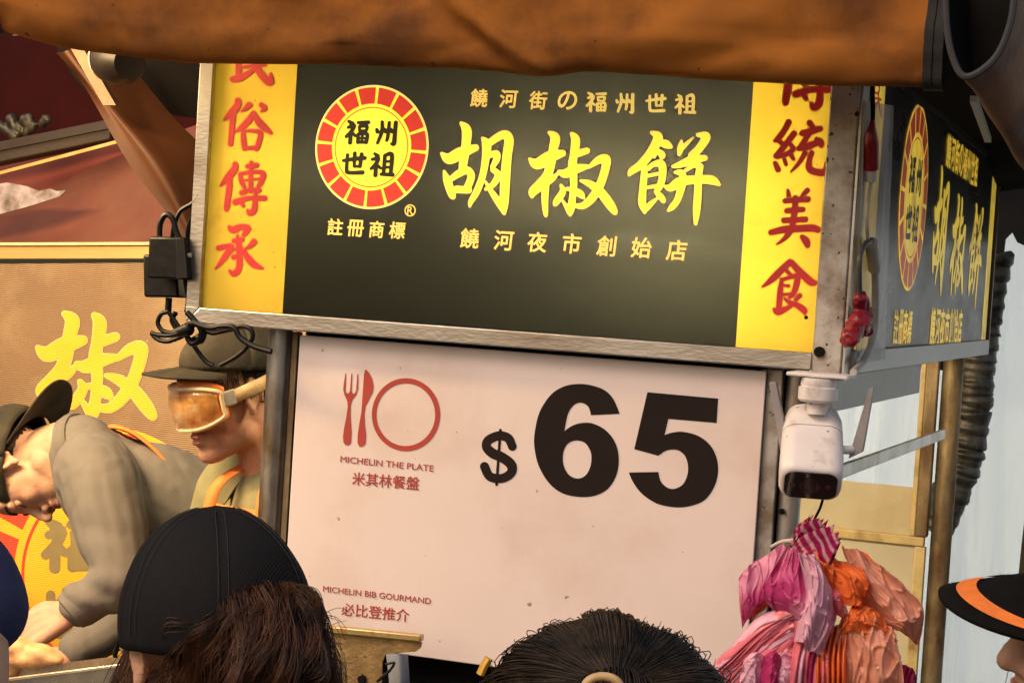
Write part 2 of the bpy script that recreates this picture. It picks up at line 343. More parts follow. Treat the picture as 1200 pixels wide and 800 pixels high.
s_black = pbr('faded black print', (.005, .005, .0055), .30, 0, .3, 14, .05, 120, ((.015, .015, .015), .45, 6), stretch=(1, .3, 1), spec=.16)
board_white = pbr('white plastic board', (.76, .645, .62), .48, 0, .025, 5, .03, 260, ((.66, .52, .47), .36, 2.2), spots=((.30, .24, .2), .02, 60))
ink_brown = pbr('brown black numerals', (.016, .010, .0095), .6, 0, .1, 30, spec=.12)
ink_red = pbr('brick red print', (.40, .045, .032), .5, 0, .06, 30)

# ------------------------------------------------------------------ the setting
asphalt = pbr('asphalt', (.05, .048, .046), .85, 0, .3, 6, .5, 140, ((.03, .028, .027), .5, 2))
g = MB().add([(-60, -60, 0), (60, -60, 0), (60, 60, 0), (-60, 60, 0)], [(0, 1, 2, 3)]).build('street', asphalt); tag(g, kind='structure')

# ------------------------------------------------------------------ the food stall: posts, roof, counter, side window
XL = -1.334 * S_                               # left end of the sign
SL = 2.36 * S_                                 # length of the side sign, going back
ST = .548 * S_                                 # height of the sign boxes
YB = .92                                       # second post of the stall
stall = thing('food_stall', 'metal framed street food stall carrying the lit signs and the price board', 'stall', (-.55, .5, 0))
pl0, pl1 = UY(333, 400, .05), UY(312, 610, .05)
XP = (pl0.x + pl1.x) / 2
MB().tube([(XP, .05, 0), (XP, .05, ZB + .005)], .0215, 20).build('post', galv, stall)
m = MB(); m.box((XP + .022, .048, 0), (XP + .034, .066, ZB - .004)); m.build('door_channel', rusty, stall, bevel=.002)
xr = UY(921, 520, .05).x
MB().tube([(xr + .012, .05, 0), (xr + .012, .05, ZB + .005)], .0175, 20).build('post', galv, stall)
m = MB(); m.box((xr - .034, .03, 0), (xr - .008, .05, ZB - .004)); m.box((xr - .046, .036, 0), (xr - .0345, .056, ZB - .006))
m.build('door_channel', alu, stall, bevel=.002)
MB().tube([UY(916, 599, .029), UY(916, 599, .024)], .005, 12).build('bolt', dark, stall)
pr = UX(1108, 560, -.02); YB = pr.y
MB().tube([(-.02, YB, 0), (-.02, YB, ZB - .002)], .024, 20).build('post', rusty, stall)
MB().tube([(XL + .08, 1.3, 0), (XL + .08, 1.3, ZB)], .02, 14).build('post', galv, stall)
# the open right side: a rail and a hanging strip; behind it the rear wall with its window
YR = YB - .03
def rp(x, y, d=0.): return UY(x, y, YR - d)
cfr = pbr('cream painted frame', (.62, .47, .22), .5, .1, .15, 20, .1, 100, ((.3, .17, .06), .3, 12))
l0, l1 = rp(800, 604), rp(1086, 637)
zr = rp(1040, 630).z; zs = rp(1040, 568).z; x1 = rp(1086, 600).x; x0 = -.75
MB().box((x0, YR - .012, zr - .011), (x1, YR + .012, zr + .011)).build('window_rail', cfr, stall, bevel=.003)
MB().box((x1 - .022, YR - .013, zr + .0115), (x1 + .006, YR + .013, ZB - .004)).build('window_post', rusty, stall, bevel=.003)
MB().box((x1 - .034, YR - .009, zr + .0115), (x1 - .0225, YR + .009, ZB - .006)).build('window_bead', cfr, stall, bevel=.002)
cream = pbr('cream acrylic', (.93, .84, .62), .4, 0, .05, 9, .03, 60, ((.84, .70, .46), .3, 4), trans=.55)
MB().box((x0, YR - .003, zr + .0115), (x1 - .0345, YR + .003, zs)).build('window_screen', cream, stall)
side_panel = pbr('beige rear panel', (.90, .82, .64), .42, 0, .08, 8, .1, 50, ((.62, .50, .32), .3, 5), trans=.5)
MB().box((x0, YR - .004, .1), (x1 - .02, YR + .004, zr - .0115)).build('rear_panel', side_panel, stall)
MB().box((x1 - .0195, YR - .012, .1), (x1 + .004, YR + .012, zr - .0115)).build('panel_trim', cfr, stall, bevel=.002)
p0 = UX(985, 552, .003); p1 = UX(1106, 508, .003)
MB().bar(p0, p1, (.004, 0, 0), (0, 0, .011)).build('side_rail', steel, stall, bevel=.002)
h0, h1 = UX(972, 483, -.012), UX(1076, 460, -.012)
m = MB(); m.hexa([(-.02, h0.y, h0.z), (-.010, h0.y, h0.z), (-.010, h1.y, h1.z), (-.02, h1.y, h1.z), (-.02, h0.y, ZB - .004), (-.010, h0.y, ZB - .004), (-.010, h1.y, ZB - .004), (-.02, h1.y, ZB - .004)])
m.build('hanging_strip', pbr('dark steel strip', (.16, .155, .15), .4, .7, .35, 40, .1, 90, stretch=(1, 1, .12)), stall)
MB().box((XP + .035, .075, .9), (xr - .047, .08, ZB - .003)).build('leak_blocker', dark, stall)  # added dark sheet, blocks light leaking round the price board
MB().box((xr - .0465, .058, .9), (xr + .0, .064, ZB - .003)).build('leak_blocker', dark, stall)  # added dark strip, closes the bright gap beside the right post
# counter and inside
counter_m = pbr('counter steel', (.42, .38, .33), .38, .9, .1, 10, .1, 120, ((.2, .14, .08), .5, 8))
MB().box((-2.6, .10, .86), (XP - .03, .62, .90)).build('counter', counter_m, stall, bevel=.004)
MB().box((XP + .04, .16, 0), (-.05, .19, 1.16)).build('interior_panel', pbr('dark counter interior', (.030, .021, .012), .5, .2, .3, 9, .2, 60, ((.07, .045, .02), .4, 7)), stall)  # brown panel put in as the dark interior of the counter
MB().box((-2.6, .10, 0), (XP - .03, .13, .855)).build('counter_front', counter_m, stall)
# roof of dark canvas above the stall
roof_m = pbr('sooty roof canvas', (.008, .006, .005), .9, 0, .4, 5, .2, 30, spec=.05)
G = [[Vector((-1.75 + 2.3 * i / 12, -.30 + 2.35 * j / 8, 2.62 - .05 * j + .03 * math.sin(i * 1.1 + j))) for i in range(13)] for j in range(9)]
m = MB(); m.grid(G); m.grid([[p + Vector((0, 0, .012)) for p in r] for r in G]); m.build('roof', roof_m, stall)
for x, y in ((-1.2, -.25), (.02, -.25), (-1.2, 1.3), (0, 1.8)):
    MB().tube([(x, y + .34, ZB + ST + .004), (x, y + .34, 2.60)], .014, 10).build('roof_strut', rusty, stall)

# ------------------------------------------------------------------ front illuminated sign
def inner(px, py): return UY(px, py, 0)
xi0 = inner(246, 220).x; xi1 = inner(959, 260).x; zi0 = inner(600, 387).z; zi0 = (inner(300, 366).z + inner(860, 405).z) / 2
y0 = inner(338, 250).x; y1 = inner(872, 260).x
ZT = ZB + ST
sgn = thing('illuminated_sign', 'black and yellow backlit front sign with gold brush lettering in a metal frame', 'sign', ((XL) / 2, .05, ZB))
def sheet(name, xa, xb, mt):
    return MB().add([(xa, 0, zi0 - .004), (xb, 0, zi0 - .004), (xb, 0, ZT), (xa, 0, ZT)], [(0, 1, 2, 3)]).build(name, mt, sgn, False)
sheet('black_panel', y0, y1, print_black)
sheet('yellow_strip', xi0 - .004, y0, print_yellow); sheet('yellow_strip', y1, -.0485, print_yellow)
m = MB()
m.hexa([(XL, -.012, ZB), (0 - .0505, -.012, ZB), (-.0505, .022, ZB), (XL, .022, ZB), (xi0, -.012, zi0), (-.0505, -.012, zi0), (-.0505, .022, zi0), (xi0, .022, zi0)])
m.build('bottom_frame', steel, sgn, bevel=.002)
m = MB(); m.hexa([(XL, -.012, ZB + .002), (XL + .001, -.012, ZB + .002), (XL + .001, .022, ZB + .002), (XL, .022, ZB + .002), (XL, -.012, zi0), (xi0 - .0015, -.012, zi0), (xi0 - .0015, .022, zi0), (XL, .022, zi0)])
m.box((XL, -.012, zi0 + .0002), (xi0 - .0015, .022, ZT)); m.build('side_frame', steel, sgn, bevel=.0015)
MB().box((-.050, -.015, ZB - .012), (-.004, .020, ZT)).build('corner_post', alu, sgn, bevel=.003)
MB().box((-.0035, -.013, ZB - .012), (.0, .040, ZT)).build('corner_edge', steel, sgn)
b = inner(963, 412); MB().tube([b + Vector((0, -.0155, 0)), b + Vector((0, -.022, 0))], .0085, 8).build('bolt', dark, sgn)
b = inner(945, 372); MB().tube([b + Vector((0, -.001, 0)), b + Vector((0, -.004, 0))], .003, 8).build('screw', dark, sgn)
m = MB(); m.box((XL, .19, ZB + .002), (-.005, .195, ZT)); m.box((XL, .023, ZB + .002), (XL + .003, .189, ZT)); m.box((XL + .004, .023, ZB + .002), (-.055, .189, ZB + .005)); m.box((XL + .004, .023, ZT - .004), (-.055, .189, ZT - .001)); m.box((-.054, .023, ZB + .002), (-.051, .189, ZT))
m.build('lamp_box', boxwhite, sgn)
# the fluorescent tubes inside the box
tube_m = pbr('fluorescent tube', (1, .95, .8), .4, emit=1.5)
for k, (xa, xb, zz, e) in enumerate(((-.66, -.10, ZB + .27, 1.2), (-.40, -.12, ZB + .15, .28), (-1.06, -.76, ZB + .27, .30))):
    MB().tube([(xa, .11, zz), (xb, .11, zz)], .008, 12).build('lamp_tube', tube_m, sgn)
    al = bpy.data.lights.new('tube light', 'AREA'); al.shape = 'RECTANGLE'; al.size = xb - xa; al.size_y = .016; al.energy = 10.5 * e; al.color = (1, .93, .70)
    lo = bpy.data.objects.new('tube_light', al); COL.objects.link(lo); lo.location = ((xa + xb) / 2, .10, zz); lo.rotation_euler = (R(90), 0, 0)
    lo.parent = sgn; lo.matrix_parent_inverse = Matrix.Translation(-loc_of(sgn))
def P(d): return lambda x, y: UY(x, y, -d)
m = MB(); e = MB(); h = MB()
for c in ('hu', 'jiao', 'bing'):
    brush(h, c, P(.0006), 7, 9); brush(e, c, P(.0010), 6, 2); brush(m, c, P(.0014), 6, -4)
h.build('letter_outline', letter_halo, sgn, False); e.build('letter_edge', letter_edge, sgn, False); m.build('lettering', letter_y, sgn, False)
m = MB(); h = MB()
for c in ('min', 'su', 'chuan', 'cheng', 'tong', 'mei', 'shi'):
    brush(h, c, P(.0006), 8, 9); brush(m, c, P(.0012), 8, 0)
cut = lambda x, y: (920.5 + (x - 265) * 1.2, 122 + (y - 246.5) * 1.2)
brush(m, 'chuan', lambda x, y: UY(*cut(x, y), -.0012), 8); brush(h, 'chuan', lambda x, y: UY(*cut(x, y), -.0006), 8, 9)
h.build('red_letter_edge', red_halo, sgn, False); m.build('red_lettering', red_ink, sgn, False)
m = MB()
rows = [("饒河街の", [(561.5,115),(596,116),(630.6,117.8),(665,117.8)], 21), ("饒河夜市創始店", [(550.5,279.3),(590.4,281.7),(629.6,283.7),(670,285.4),(710.8,288.3),(751.8,290.2),(793,293.3)], 23), ("註冊商標", [(392.9,265.9),(416.7,267.5),(441.3,268.8),(465.5,269.9)], 20)]
upx = (UY(700, 190, 0) - UY(700, 210, 0)).length / 20
for s, ps, hh in rows:
    for ch, p in zip(s, ps): put_glyph(m, ch, UY(*p, -.0012), XV, ZV, hh * upx, .022, slant=.06)
for key, p in (('fu', (698.8, 119.4)), ('zhou', (732.5, 120.6)), ('shi4', (768.8, 121.5)), ('zu', (803, 122.3))):
    c0 = {'fu': (418, 155), 'zhou': (452.5, 155.5), 'shi4': (416.5, 191.5), 'zu': (450, 192)}[key]
    brush(m, key, lambda x, y: UY(p[0] + (x - c0[0]) * .86, p[1] + (y - c0[1]) * .86, -.0012), 3)
put_glyph(m, "R", UY(480.6, 246.6, -.0012), XV, ZV, 9 * upx, .02)
def ring(mb, c, ri, ro, n=64, a0=0, a1=2 * math.pi, ax=XV, up=ZV):
    k = max(2, int(n * (a1 - a0) / (2 * math.pi)))
    A = [a0 + (a1 - a0) * i / k for i in range(k + 1)]
    mb.add([c + (ax * math.sin(a) + up * math.cos(a)) * r for a in A for r in (ri, ro)], [(2 * i, 2 * i + 1, 2 * i + 3, 2 * i + 2) for i in range(k)])
ring(m, UY(480.6, 246.6, -.0012), 5.8 * upx, 7.4 * upx, 32)
m.build('small_lettering', letter_p, sgn, False)
# emblem
ec = UY(435.3, 172.6, 0); er = .1208 * S_
def emblem(parent, c, r, n, ax, yel, red, blk, edge):
    m = MB(); ring(m, c + n * .0006, .0, r, 96, ax=ax); m.build('emblem_disc', yel, parent, False)
    m = MB(); ring(m, c + n * .0010, r * .972, r, 96, ax=ax); m.build('emblem_rim', edge, parent, False)
    m = MB()
    for k in range(16):
        g1 = 2 * math.pi / 16; gap = .055
        ring(m, c + n * .0012, r * .70, r * .965, 96, k * g1 + gap * .5 + .05, (k + 1) * g1 - gap * .5 + .05, ax)
    ring(m, c + n * .0012, r * .632, r * .648, 96, ax=ax); m.build('emblem_segments', red, parent, False)
    m = MB()
    for key in ('fu', 'zhou', 'shi4', 'zu'):
        brush(m, key, lambda x, y: c + n * .0014 + ax * ((x - 435.6) / 67.2 * r) + ZV * (-(y - 172.2 - (x - 435.6) * .03) / 70.5 * r), 5, 2)
    m.build('emblem_lettering', blk, parent, False)
emblem(sgn, ec, er, -YV, XV, letter_y, red_seg, black_ink, letter_edge)

# ------------------------------------------------------------------ side sign
sid = thing('side_sign', 'dim dark sign along the right side of the stall with long gold lettering', 'sign', (-.02, SL / 2, ZB))
MB().add([(0, .045, ZB + .03), (0, SL - .02, ZB + .03), (0, SL - .02, ZT), (0, .045, ZT)], [(0, 1, 2, 3)]).build('black_panel', s_black, sid, False)
m = MB(); m.box((-.045, .2, ZB + .002), (-.04, SL, ZT)); m.build('sign_back', dark, sid)
MB().box((-.03, .041, ZB - .003), (.008, SL, ZB + .034)).build('bottom_frame', pbr('grey frame steel', (.30, .30, .30), .4, .8, .2, 14, stretch=(1, .4, 1)), sid, bevel=.002)
MB().box((-.03, SL - .018, ZB + .035), (.008, SL + .004, ZT)).build('end_frame', pbr('dark frame', (.06, .05, .04), .5), sid)
MB().box((-.03, .041, ZT + .0005), (.008, SL, ZT + .012)).build('top_frame', dark, sid)
ya, yb = SL - .13, SL - .03
MB().add([(.0008, ya, ZB + .035), (.0008, yb, ZB + .035), (.0008, yb, ZT), (.0008, ya, ZT)], [(0, 1, 2, 3)]).build('yellow_strip', s_yellow, sid, False)
ya, yb = .06, UX(1036, 120, 0).y
MB().add([(.0008, ya, ZB + .035), (.0008, yb, ZB + .035), (.0008, yb, ZT), (.0008, ya, ZT)], [(0, 1, 2, 3)]).build('yellow_strip', s_yellow, sid, False)
m = MB(); brush(m, 'min', lambda x, y: Vector((.0014, .10 + (x - 290) * .0022, ZT - .03 - (y - 70) * .0011)), 8); brush(m, 'chuan', lambda x, y: Vector((.0014, .10 + (x - 290) * .0022, ZT - .12 - (y - 215) * .0011)), 8)
m.build('red_lettering', s_red, sid, False)
sc = Vector((0, .6841 * S_, ZB + .3548 * S_)); sr = .1974 * S_
emblem(sid, sc, sr, XV, YV, s_yellow, s_red, pbr('side black ink', (.03, .03, .02), .4), s_yellow)
m = MB()
zc = lambda px, py: UX(px, py, .0012)
for c, (px, pyt, pyb) in (('hu', (1109, 200, 349)), ('jiao', (1128, 225, 352)), ('bing', (1148, 236, 356))):
    a, b_ = zc(px, pyt), zc(px, pyb); hgt = a.z - b_.z; o = ORI[c]
    wid = .255
    brush(m, c, lambda x, y: Vector((.0012, a.y + (x - o[0] - 60) / 120 * wid * 1.15, a.z - (y - o[1] - 5) / 108 * hgt)), 7, 3)
m.build('lettering', s_yellow, sid, False)
m = MB()
ta, tb = zc(1112, 177), zc(1144, 201)
for i, ch in enumerate("饒河街の福州世祖"): put_glyph(m, ch, ta.lerp(tb, i / 7), YV, ZV, .066, .03, width=.062)
m.build('small_lettering', s_yellow, sid, False); m = MB()
ta, tb = zc(1093, 383), zc(1125, 383)
for i, ch in enumerate("饒河夜市創始店"): put_glyph(m, ch, ta.lerp(tb, i / 6), YV, ZV, .075, .03, width=.068)
m.build('small_lettering', s_yellow, sid, False); m = MB()
ta, tb = zc(1050, 383), zc(1066, 383)
for i, ch in enumerate("註冊商標"): put_glyph(m, ch, ta.lerp(tb, i / 3), YV, ZV, .06, .02, width=.05)
m.build('small_lettering', s_yellow, sid, False)
# clear cover taped over the wiring at the near end
cov = pbr('scuffed clear plastic', (.50, .46, .47), .3, 0, .35, 22, .25, 70, ((.85, .80, .78), .35, 18), stretch=(1, 1, .3), alpha=.5)
c0, c1, c2, c3 = UX(1002, 428, .006), UX(1036, 420, .006), UX(1046, 124, .006), UX(1012, 118, .006)
cvr = MB().plate([c0, c1, c2, c3], (.002, 0, 0)).build('plastic_cover', cov)
tag(cvr, 'scuffed clear plastic sheet taped over the near end of the side sign', 'cover')

# ------------------------------------------------------------------ price board
brd = thing('price_board', 'white plastic price board reading 65 dollars below the front sign', 'sign', (-.5, .025, 1.2))
yb = .018
q = [UY(350, 392, yb), UY(897, 435, yb), UY(874, 800, yb), UY(330, 752, yb)]
zt = (q[0].z + q[1].z) / 2; xa = (q[0].x + UY(333, 720, yb).x) / 2; xb = (q[1].x + UY(885, 640, yb).x) / 2; zb_ = (UY(480, 768, yb).z + UY(558, 778, yb).z) / 2
MB().box((xa, yb, zb_), (xb, yb + .006, zt)).build('board', board_white, brd, bevel=.0015)
def PB(x, y): return UY(x, y, yb - .0006)
L = [(698,205),(572,211)] + [tuple(p) for p in smooth_line([(572,211),(560,174),(528,156),(495,168),(470,208),(455,281)], 5)[1:]] + [tuple(p) for p in smooth_line([(455,281),(488,258),(530,245),(582,248),(640,280),(680,335),(694,400),(685,470),(650,530),(595,562),(530,570),(450,555),(390,512),(345,440),(326,370),(323,300),(345,200),(395,122),(450,86),(510,74),(570,79),(630,100),(670,140),(698,205)], 5)[1:-1]]
H = [tuple(p) for p in smooth_line([(510,322),(545,332),(568,365),(574,400),(568,440),(548,475),(515,489),(478,475),(455,440),(448,400),(455,360),(475,332)], 4, True)]
L5 = [(820,110),(1131,138),(1124,245),(912,227)] + [(895,298)] + [tuple(p) for p in smooth_line([(895,298),(930,287),(980,284),(1050,305),(1105,355),(1130,430),(1120,510),(1075,580),(1010,609),(940,615),(860,598),(795,555),(757,505),(738,462)], 5)[1:]] + [tuple(p) for p in smooth_line([(868,460),(878,500),(905,527),(938,534),(975,515),(995,475),(998,430),(985,390),(957,366),(925,362),(895,370),(868,389)], 5)] + [(762,360)]
z4 = lambda x, y: PB(540 + x / 3.75, 430 + y / 3.75)
m = MB(); fill(m, [L, H], z4); fill(m, [L5], z4)
add_polys(m, stroke_faces([[(226,348,19),(208,312,20),(168,301,20),(122,320,20),(113,350,20),(140,378,22),(185,398,22),(222,430,22),(220,465,20),(180,488,20),(128,480,20),(104,436,20)],[(174,276,6),(157,516,6)]], 3), z4)
m.build('price_numerals', ink_brown, brd, False)
z3 = lambda x, y: PB(390 + x / 7.27, 425 + y / 7.27)
m = MB()
fork = [(107,90),(114,90),(108,240),(118,258),(135,258),(145,240),(157,92),(166,92),(160,240),(170,262),(185,260),(198,235),(208,95),(217,97),(216,220),(200,270),(165,318),(153,360),(150,430),(155,520),(160,600),(155,680),(136,702),(110,701),(91,680),(86,630),(95,560),(115,460),(126,380),(124,330),(100,275),(88,230),(92,180)]
knife = [(283,55),(310,85),(335,135),(347,200),(340,250),(310,310),(280,370),(270,430),(272,520),(284,620),(278,690),(255,715),(225,712),(210,680),(212,610),(225,520),(243,420),(255,250),(265,100),(272,65)]
fill(m, [fork], z3); fill(m, [knife], z3)
A = [2 * math.pi * i / 72 for i in range(72)]
fill(m, [[(623 + 291 * math.cos(a), 441 + 311 * math.sin(a)) for a in A], [(621 + 250 * math.cos(a), 441 + 266 * math.sin(a)) for a in A]], z3)
m.build('cutlery_logo', ink_red, brd, False)
def line(s, l, r, h, bold):
    m = MB(); a, b_ = PB(*l), PB(*r); put_glyph(m, s, (a + b_) / 2, (b_ - a).normalized(), ZV, h * upx, bold, width=(b_ - a).length); m.build('caption', ink_red, brd, False)
line("MICHELIN THE PLATE", (399, 537.5), (508, 548.7), 7.6, .012); line("MICHELIN BIB GOURMAND", (378.7, 689.3), (505, 704), 7.2, .012)
line("米其林餐盤", (413, 560), (491, 566.5), 16, .014); line("必比登推介", (400.5, 713), (479.5, 721), 15.5, .014)
# ------------------------------------------------------------------ canvas and tarpaulins
canvas = pbr('orange brown canvas', (.37, .130, .020), .75, 0, .2, 7, .35, 420, ((.15, .054, .015), .5, 5.5), spots=((.10, .045, .015), .06, 40), spec=.2, weave=260, trans=.12)
black_trim = pbr('black webbing', (.007, .007, .008), .8, 0, .3, 40, .3, 300)
def nz(x, y, z): return noise.noise(Vector((x, y, z)))
# hanging rolled edge across the top of the picture
YT = -.27
bl = [(12, 38), (60, 52), (130, 63), (200, 71), (300, 76), (420, 80), (520, 82), (590, 84), (640, 90), (690, 85), (780, 90), (880, 95), (980, 98), (1050, 101), (1084, 103)]
bp = smooth_line([tuple(UY(x, y, YT)) for x, y in bl], 10)
prof = [(.02, .30), (.0, .22), (-.008, .16), (-.013, .11), (-.02, .06), (-.022, .028), (-.012, .006), (.006, .0), (.028, .008), (.045, .03), (.05, .07), (.05, .14), (.05, .22), (.05, .30)]
prof = smooth_line(prof, 4)
G = []
for i, p in enumerate(bp):
    t = i / (len(bp) - 1); row = []
    for k, (dy, dz) in enumerate(prof):
        x, y, z = p[0], p[1] + dy, p[2] + dz
        f = 1 if k < 30 else .3
        wv = .018 * nz(x * 2.2 + 3, 1.3, z * 2.4) + .016 * abs(nz(x * 3.2 - z * 7, 2.7, z * 7)) + .010 * abs(nz(x * 8 - z * 14, 5.1, z * 9 + x * 3)) + .004 * nz(x * 16 + z * 10, .2, z * 20)
        d = (x - UY(640, 90, YT).x)                    # the pinch near the middle with creases running up to the left
        cr = math.exp(-((d + (z - p[2]) * 1.5 + .0) / .028) ** 2) * .022 * math.exp(-(dz / .16) ** 2) - math.exp(-((d + .05 + dz * 1.2) / .04) ** 2) * .018 * math.exp(-(dz / .14) ** 2)
        y += .0035 * math.exp(-((dz - .062) / .004) ** 2) * f
        y -= (wv + cr) * f * (0.4 + min(1, dz / .05))
        z += .006 * nz(x * 6, 4.4, 0) * (1 if dz < .03 else 0)
        row.append(Vector((x, y, z)))
    G.append(row)
aw = thing('awning_flap', 'rolled orange brown canvas flap with stained folds hanging across the front of the stall', 'awning', tuple(UY(600, 20, YT)))
MB().grid(G).build('canvas', canvas, aw, angle=0)
for xx in (0, 1):
    m = MB(); row = G[-1] if xx else G[0]
    s = 1 if xx else -1
    A = [r + Vector((-.002 * s, 0, 0)) for r in row]; off = [Vector((0, -.006 if k < 28 else .004, -.004 if 20 < k < 36 else 0)) for k in range(len(row))]
    w_ = .026 if xx else .012
    G2 = [[r + o for r, o in zip(A, off)], [r + o + Vector((w_ * .45 * s, 0, 0)) for r, o in zip(A, off)], [r + o + Vector((w_ * .5 * s, .002, 0)) for r, o in zip(A, off)], [r + o + Vector((w_ * s, 0, 0)) for r, o in zip(A, off)]]
    m.grid(G2); m.build('webbing_edge', black_trim, aw)
px = UY(600, 20, YT); zt_ = max(r.z for r in G[0])
MB().tube([(G[0][0].x - .12, YT + .03, zt_ + .0), (G[-1][0].x + .2, YT + .03, zt_ + .02)], .018, 10).build('awning_bar', rusty, aw)
for xx in (-1.3, .12): MB().tube([(xx, YT + .03, zt_ + .005), (xx, YT + .03, 2.615)], .012, 8).build('awning_hanger', dark, aw)

def loft(mb, curves, nu=16, nv=10, fn=None, thick=0):
    """smooth sheet through a list of curves of equal point count"""
    C = [smooth_line([tuple(p) for p in c], nu) for c in curves]
    cols = [smooth_line([C[i][k] for i in range(len(C))], nv) for k in range(len(C[0]))]
    nr = len(cols[0]); G = []
    for i in range(nr):
        row = []
        for k in range(len(cols)):
            p = Vector(cols[k][i])
            if fn: p = p + fn(i / (nr - 1), k / (len(cols) - 1), p)
            row.append(p)
        G.append(row)
    mb.grid(G)
    return G
# left: dark red canopy, warm red inner sheet and the triangular flap
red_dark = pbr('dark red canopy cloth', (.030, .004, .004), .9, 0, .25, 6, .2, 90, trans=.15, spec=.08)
m = MB()
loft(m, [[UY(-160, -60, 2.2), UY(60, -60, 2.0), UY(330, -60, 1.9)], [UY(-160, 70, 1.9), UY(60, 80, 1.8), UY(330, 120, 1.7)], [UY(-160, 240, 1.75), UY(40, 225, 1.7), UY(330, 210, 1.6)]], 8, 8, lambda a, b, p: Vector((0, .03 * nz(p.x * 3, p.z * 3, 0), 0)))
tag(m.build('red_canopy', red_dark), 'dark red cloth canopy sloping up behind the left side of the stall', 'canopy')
red_warm = pbr('warm red awning cloth', (.165, .048, .027), .75, 0, .3, 4, .15, 60, ((.20, .08, .04), .4, 3), trans=.2)
m = MB()
loft(m, [[UY(-150, 268, 1.62), UY(20, 240, 1.6), UY(120, 190, 1.55), UY(300, 120, 1.5)], [UY(-150, 290, 1.4), UY(20, 290, 1.38), UY(120, 288, 1.36), UY(300, 290, 1.34)]], 8, 8, lambda a, b, p: Vector((0, .012 * nz(p.x * 5, p.z * 5, 0), 0)))
tag(m.build('red_awning', red_warm), 'slack orange red awning sheet above the brown back board', 'awning')
m = MB()
loft(m, [[UY(-150, 185, 1.66), UY(0, 185, 1.66), UY(150, 150, 1.62)], [UY(-150, 275, 1.64), UY(0, 275, 1.64), UY(150, 215, 1.6)]], 6, 6, lambda a, b, p: Vector((0, .02 * nz(p.x * 4, p.z * 4, 2), 0)))
tag(m.build('red_valance', pbr('red valance cloth', (.22, .045, .03), .7, 0, .2, 5, trans=.2)), 'dull red cloth strip hanging behind the brown roof beam', 'cloth')
bm_ = thing('roof_beam', 'weathered brown roof beam with a gilt lower edge sloping at far left', 'beam', tuple(UY(60, 180, 1.55)))
wood = pbr('greasy dark wood', (.035, .022, .013), .6, 0, .4, 14, .35, 60, stretch=(.3, 1, 1))
a, b = UY(-60, 196, 1.5), UY(136, 155, 1.5)
MB().bar(a, b, (0, .03, 0), (0, 0, .022)).build('beam', wood, bm_, bevel=.004)
MB().bar(a + Vector((0, -.035, .022)), b + Vector((0, -.035, .018)), (0, .004, 0), (0, 0, .012)).build('beam_cap', pbr('dark lacquer', (.03, .018, .012), .4), bm_)
MB().bar(UY(-60, 219, 1.46), UY(139, 166, 1.46), (0, .004, 0), (0, 0, .0045)).build('gilt_edge', pbr('gilt strip', (.75, .50, .16), .35, .6), bm_)
# torn bright paper under the awning, and the dark tangle hung from the canopy
m = MB(); P_ = [(-40, 222), (8, 214), (30, 218), (46, 224), (58, 221), (66, 224), (78, 223), (70, 230), (40, 240), (-40, 262)]
m.plate([UY(x, y, 1.28) for x, y in P_], (0, .004, 0))
pp = m.build('torn_poster', pbr('pale torn paper', (.34, .29, .31), .85, 0, .3, 30, dirt_or_shade=((.10, .07, .05), .5, 20)), None); tag(pp, 'torn pale poster scrap tucked under the awning at far left', 'poster')
m = MB()
for k in range(14):
    c = UY(12 + 44 * random.random(), 138 + 20 * random.random(), 1.52); m.ell(c, (.008 + .012 * random.random(), .012, .006 + .012 * random.random()), Matrix.Rotation(random.random() * 3, 3, 'Y'), 10, 7)
m.cap(UY(-10, 140, 1.52), UY(18, 160, 1.52), .012, .016); m.cap(UY(14, 140, 1.52), UY(20, 165, 1.52), .018, .008)
tag(remesh(m, 'ornament', pbr('tarnished carving', (.035, .027, .017), .4, .3, .8, 60, .3, 90), voxel=.004, iters=2), 'dark tarnished ornament hanging over the roof beam', 'ornament')
# triangular brown flap at the left of the sign
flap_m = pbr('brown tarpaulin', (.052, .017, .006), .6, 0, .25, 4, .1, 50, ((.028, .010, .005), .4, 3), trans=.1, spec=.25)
m = MB()
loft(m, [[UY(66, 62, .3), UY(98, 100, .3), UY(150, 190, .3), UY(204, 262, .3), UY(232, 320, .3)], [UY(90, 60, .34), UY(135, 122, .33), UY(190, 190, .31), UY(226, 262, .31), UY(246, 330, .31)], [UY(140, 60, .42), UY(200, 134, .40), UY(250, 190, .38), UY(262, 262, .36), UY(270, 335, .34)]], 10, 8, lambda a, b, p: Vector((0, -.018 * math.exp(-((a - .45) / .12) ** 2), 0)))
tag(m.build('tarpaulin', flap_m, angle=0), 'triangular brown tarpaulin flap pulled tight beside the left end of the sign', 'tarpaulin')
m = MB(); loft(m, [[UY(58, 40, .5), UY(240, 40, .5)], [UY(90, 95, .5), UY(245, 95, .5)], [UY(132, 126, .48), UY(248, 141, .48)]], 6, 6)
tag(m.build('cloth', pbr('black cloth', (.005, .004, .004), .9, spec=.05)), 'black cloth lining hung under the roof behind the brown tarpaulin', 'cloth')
MB().bar(UY(93, 58, .27), UY(131, 124, .25), CR * .012, (0, .008, 0)).build('wooden_strut', pbr('grey brown wood', (.20, .13, .08), .6, 0, .3, 20, .3, 70, stretch=(1, 1, .2)))
tag(bpy.data.objects['wooden_strut'], 'slanting wooden strut beside the spotlight under the awning', 'strut')
sp = thing('spotlight', 'old white and black spotlight half hidden behind the awning flap', 'lamp', tuple(UY(150, 80, .1)))
ax = (UY(178, 84, .02) - UY(122, 70, .16)).normalized(); M = Matrix.Translation(UY(122, 66, .12)) @ ax.to_track_quat('Z', 'Y').to_matrix().to_4x4()
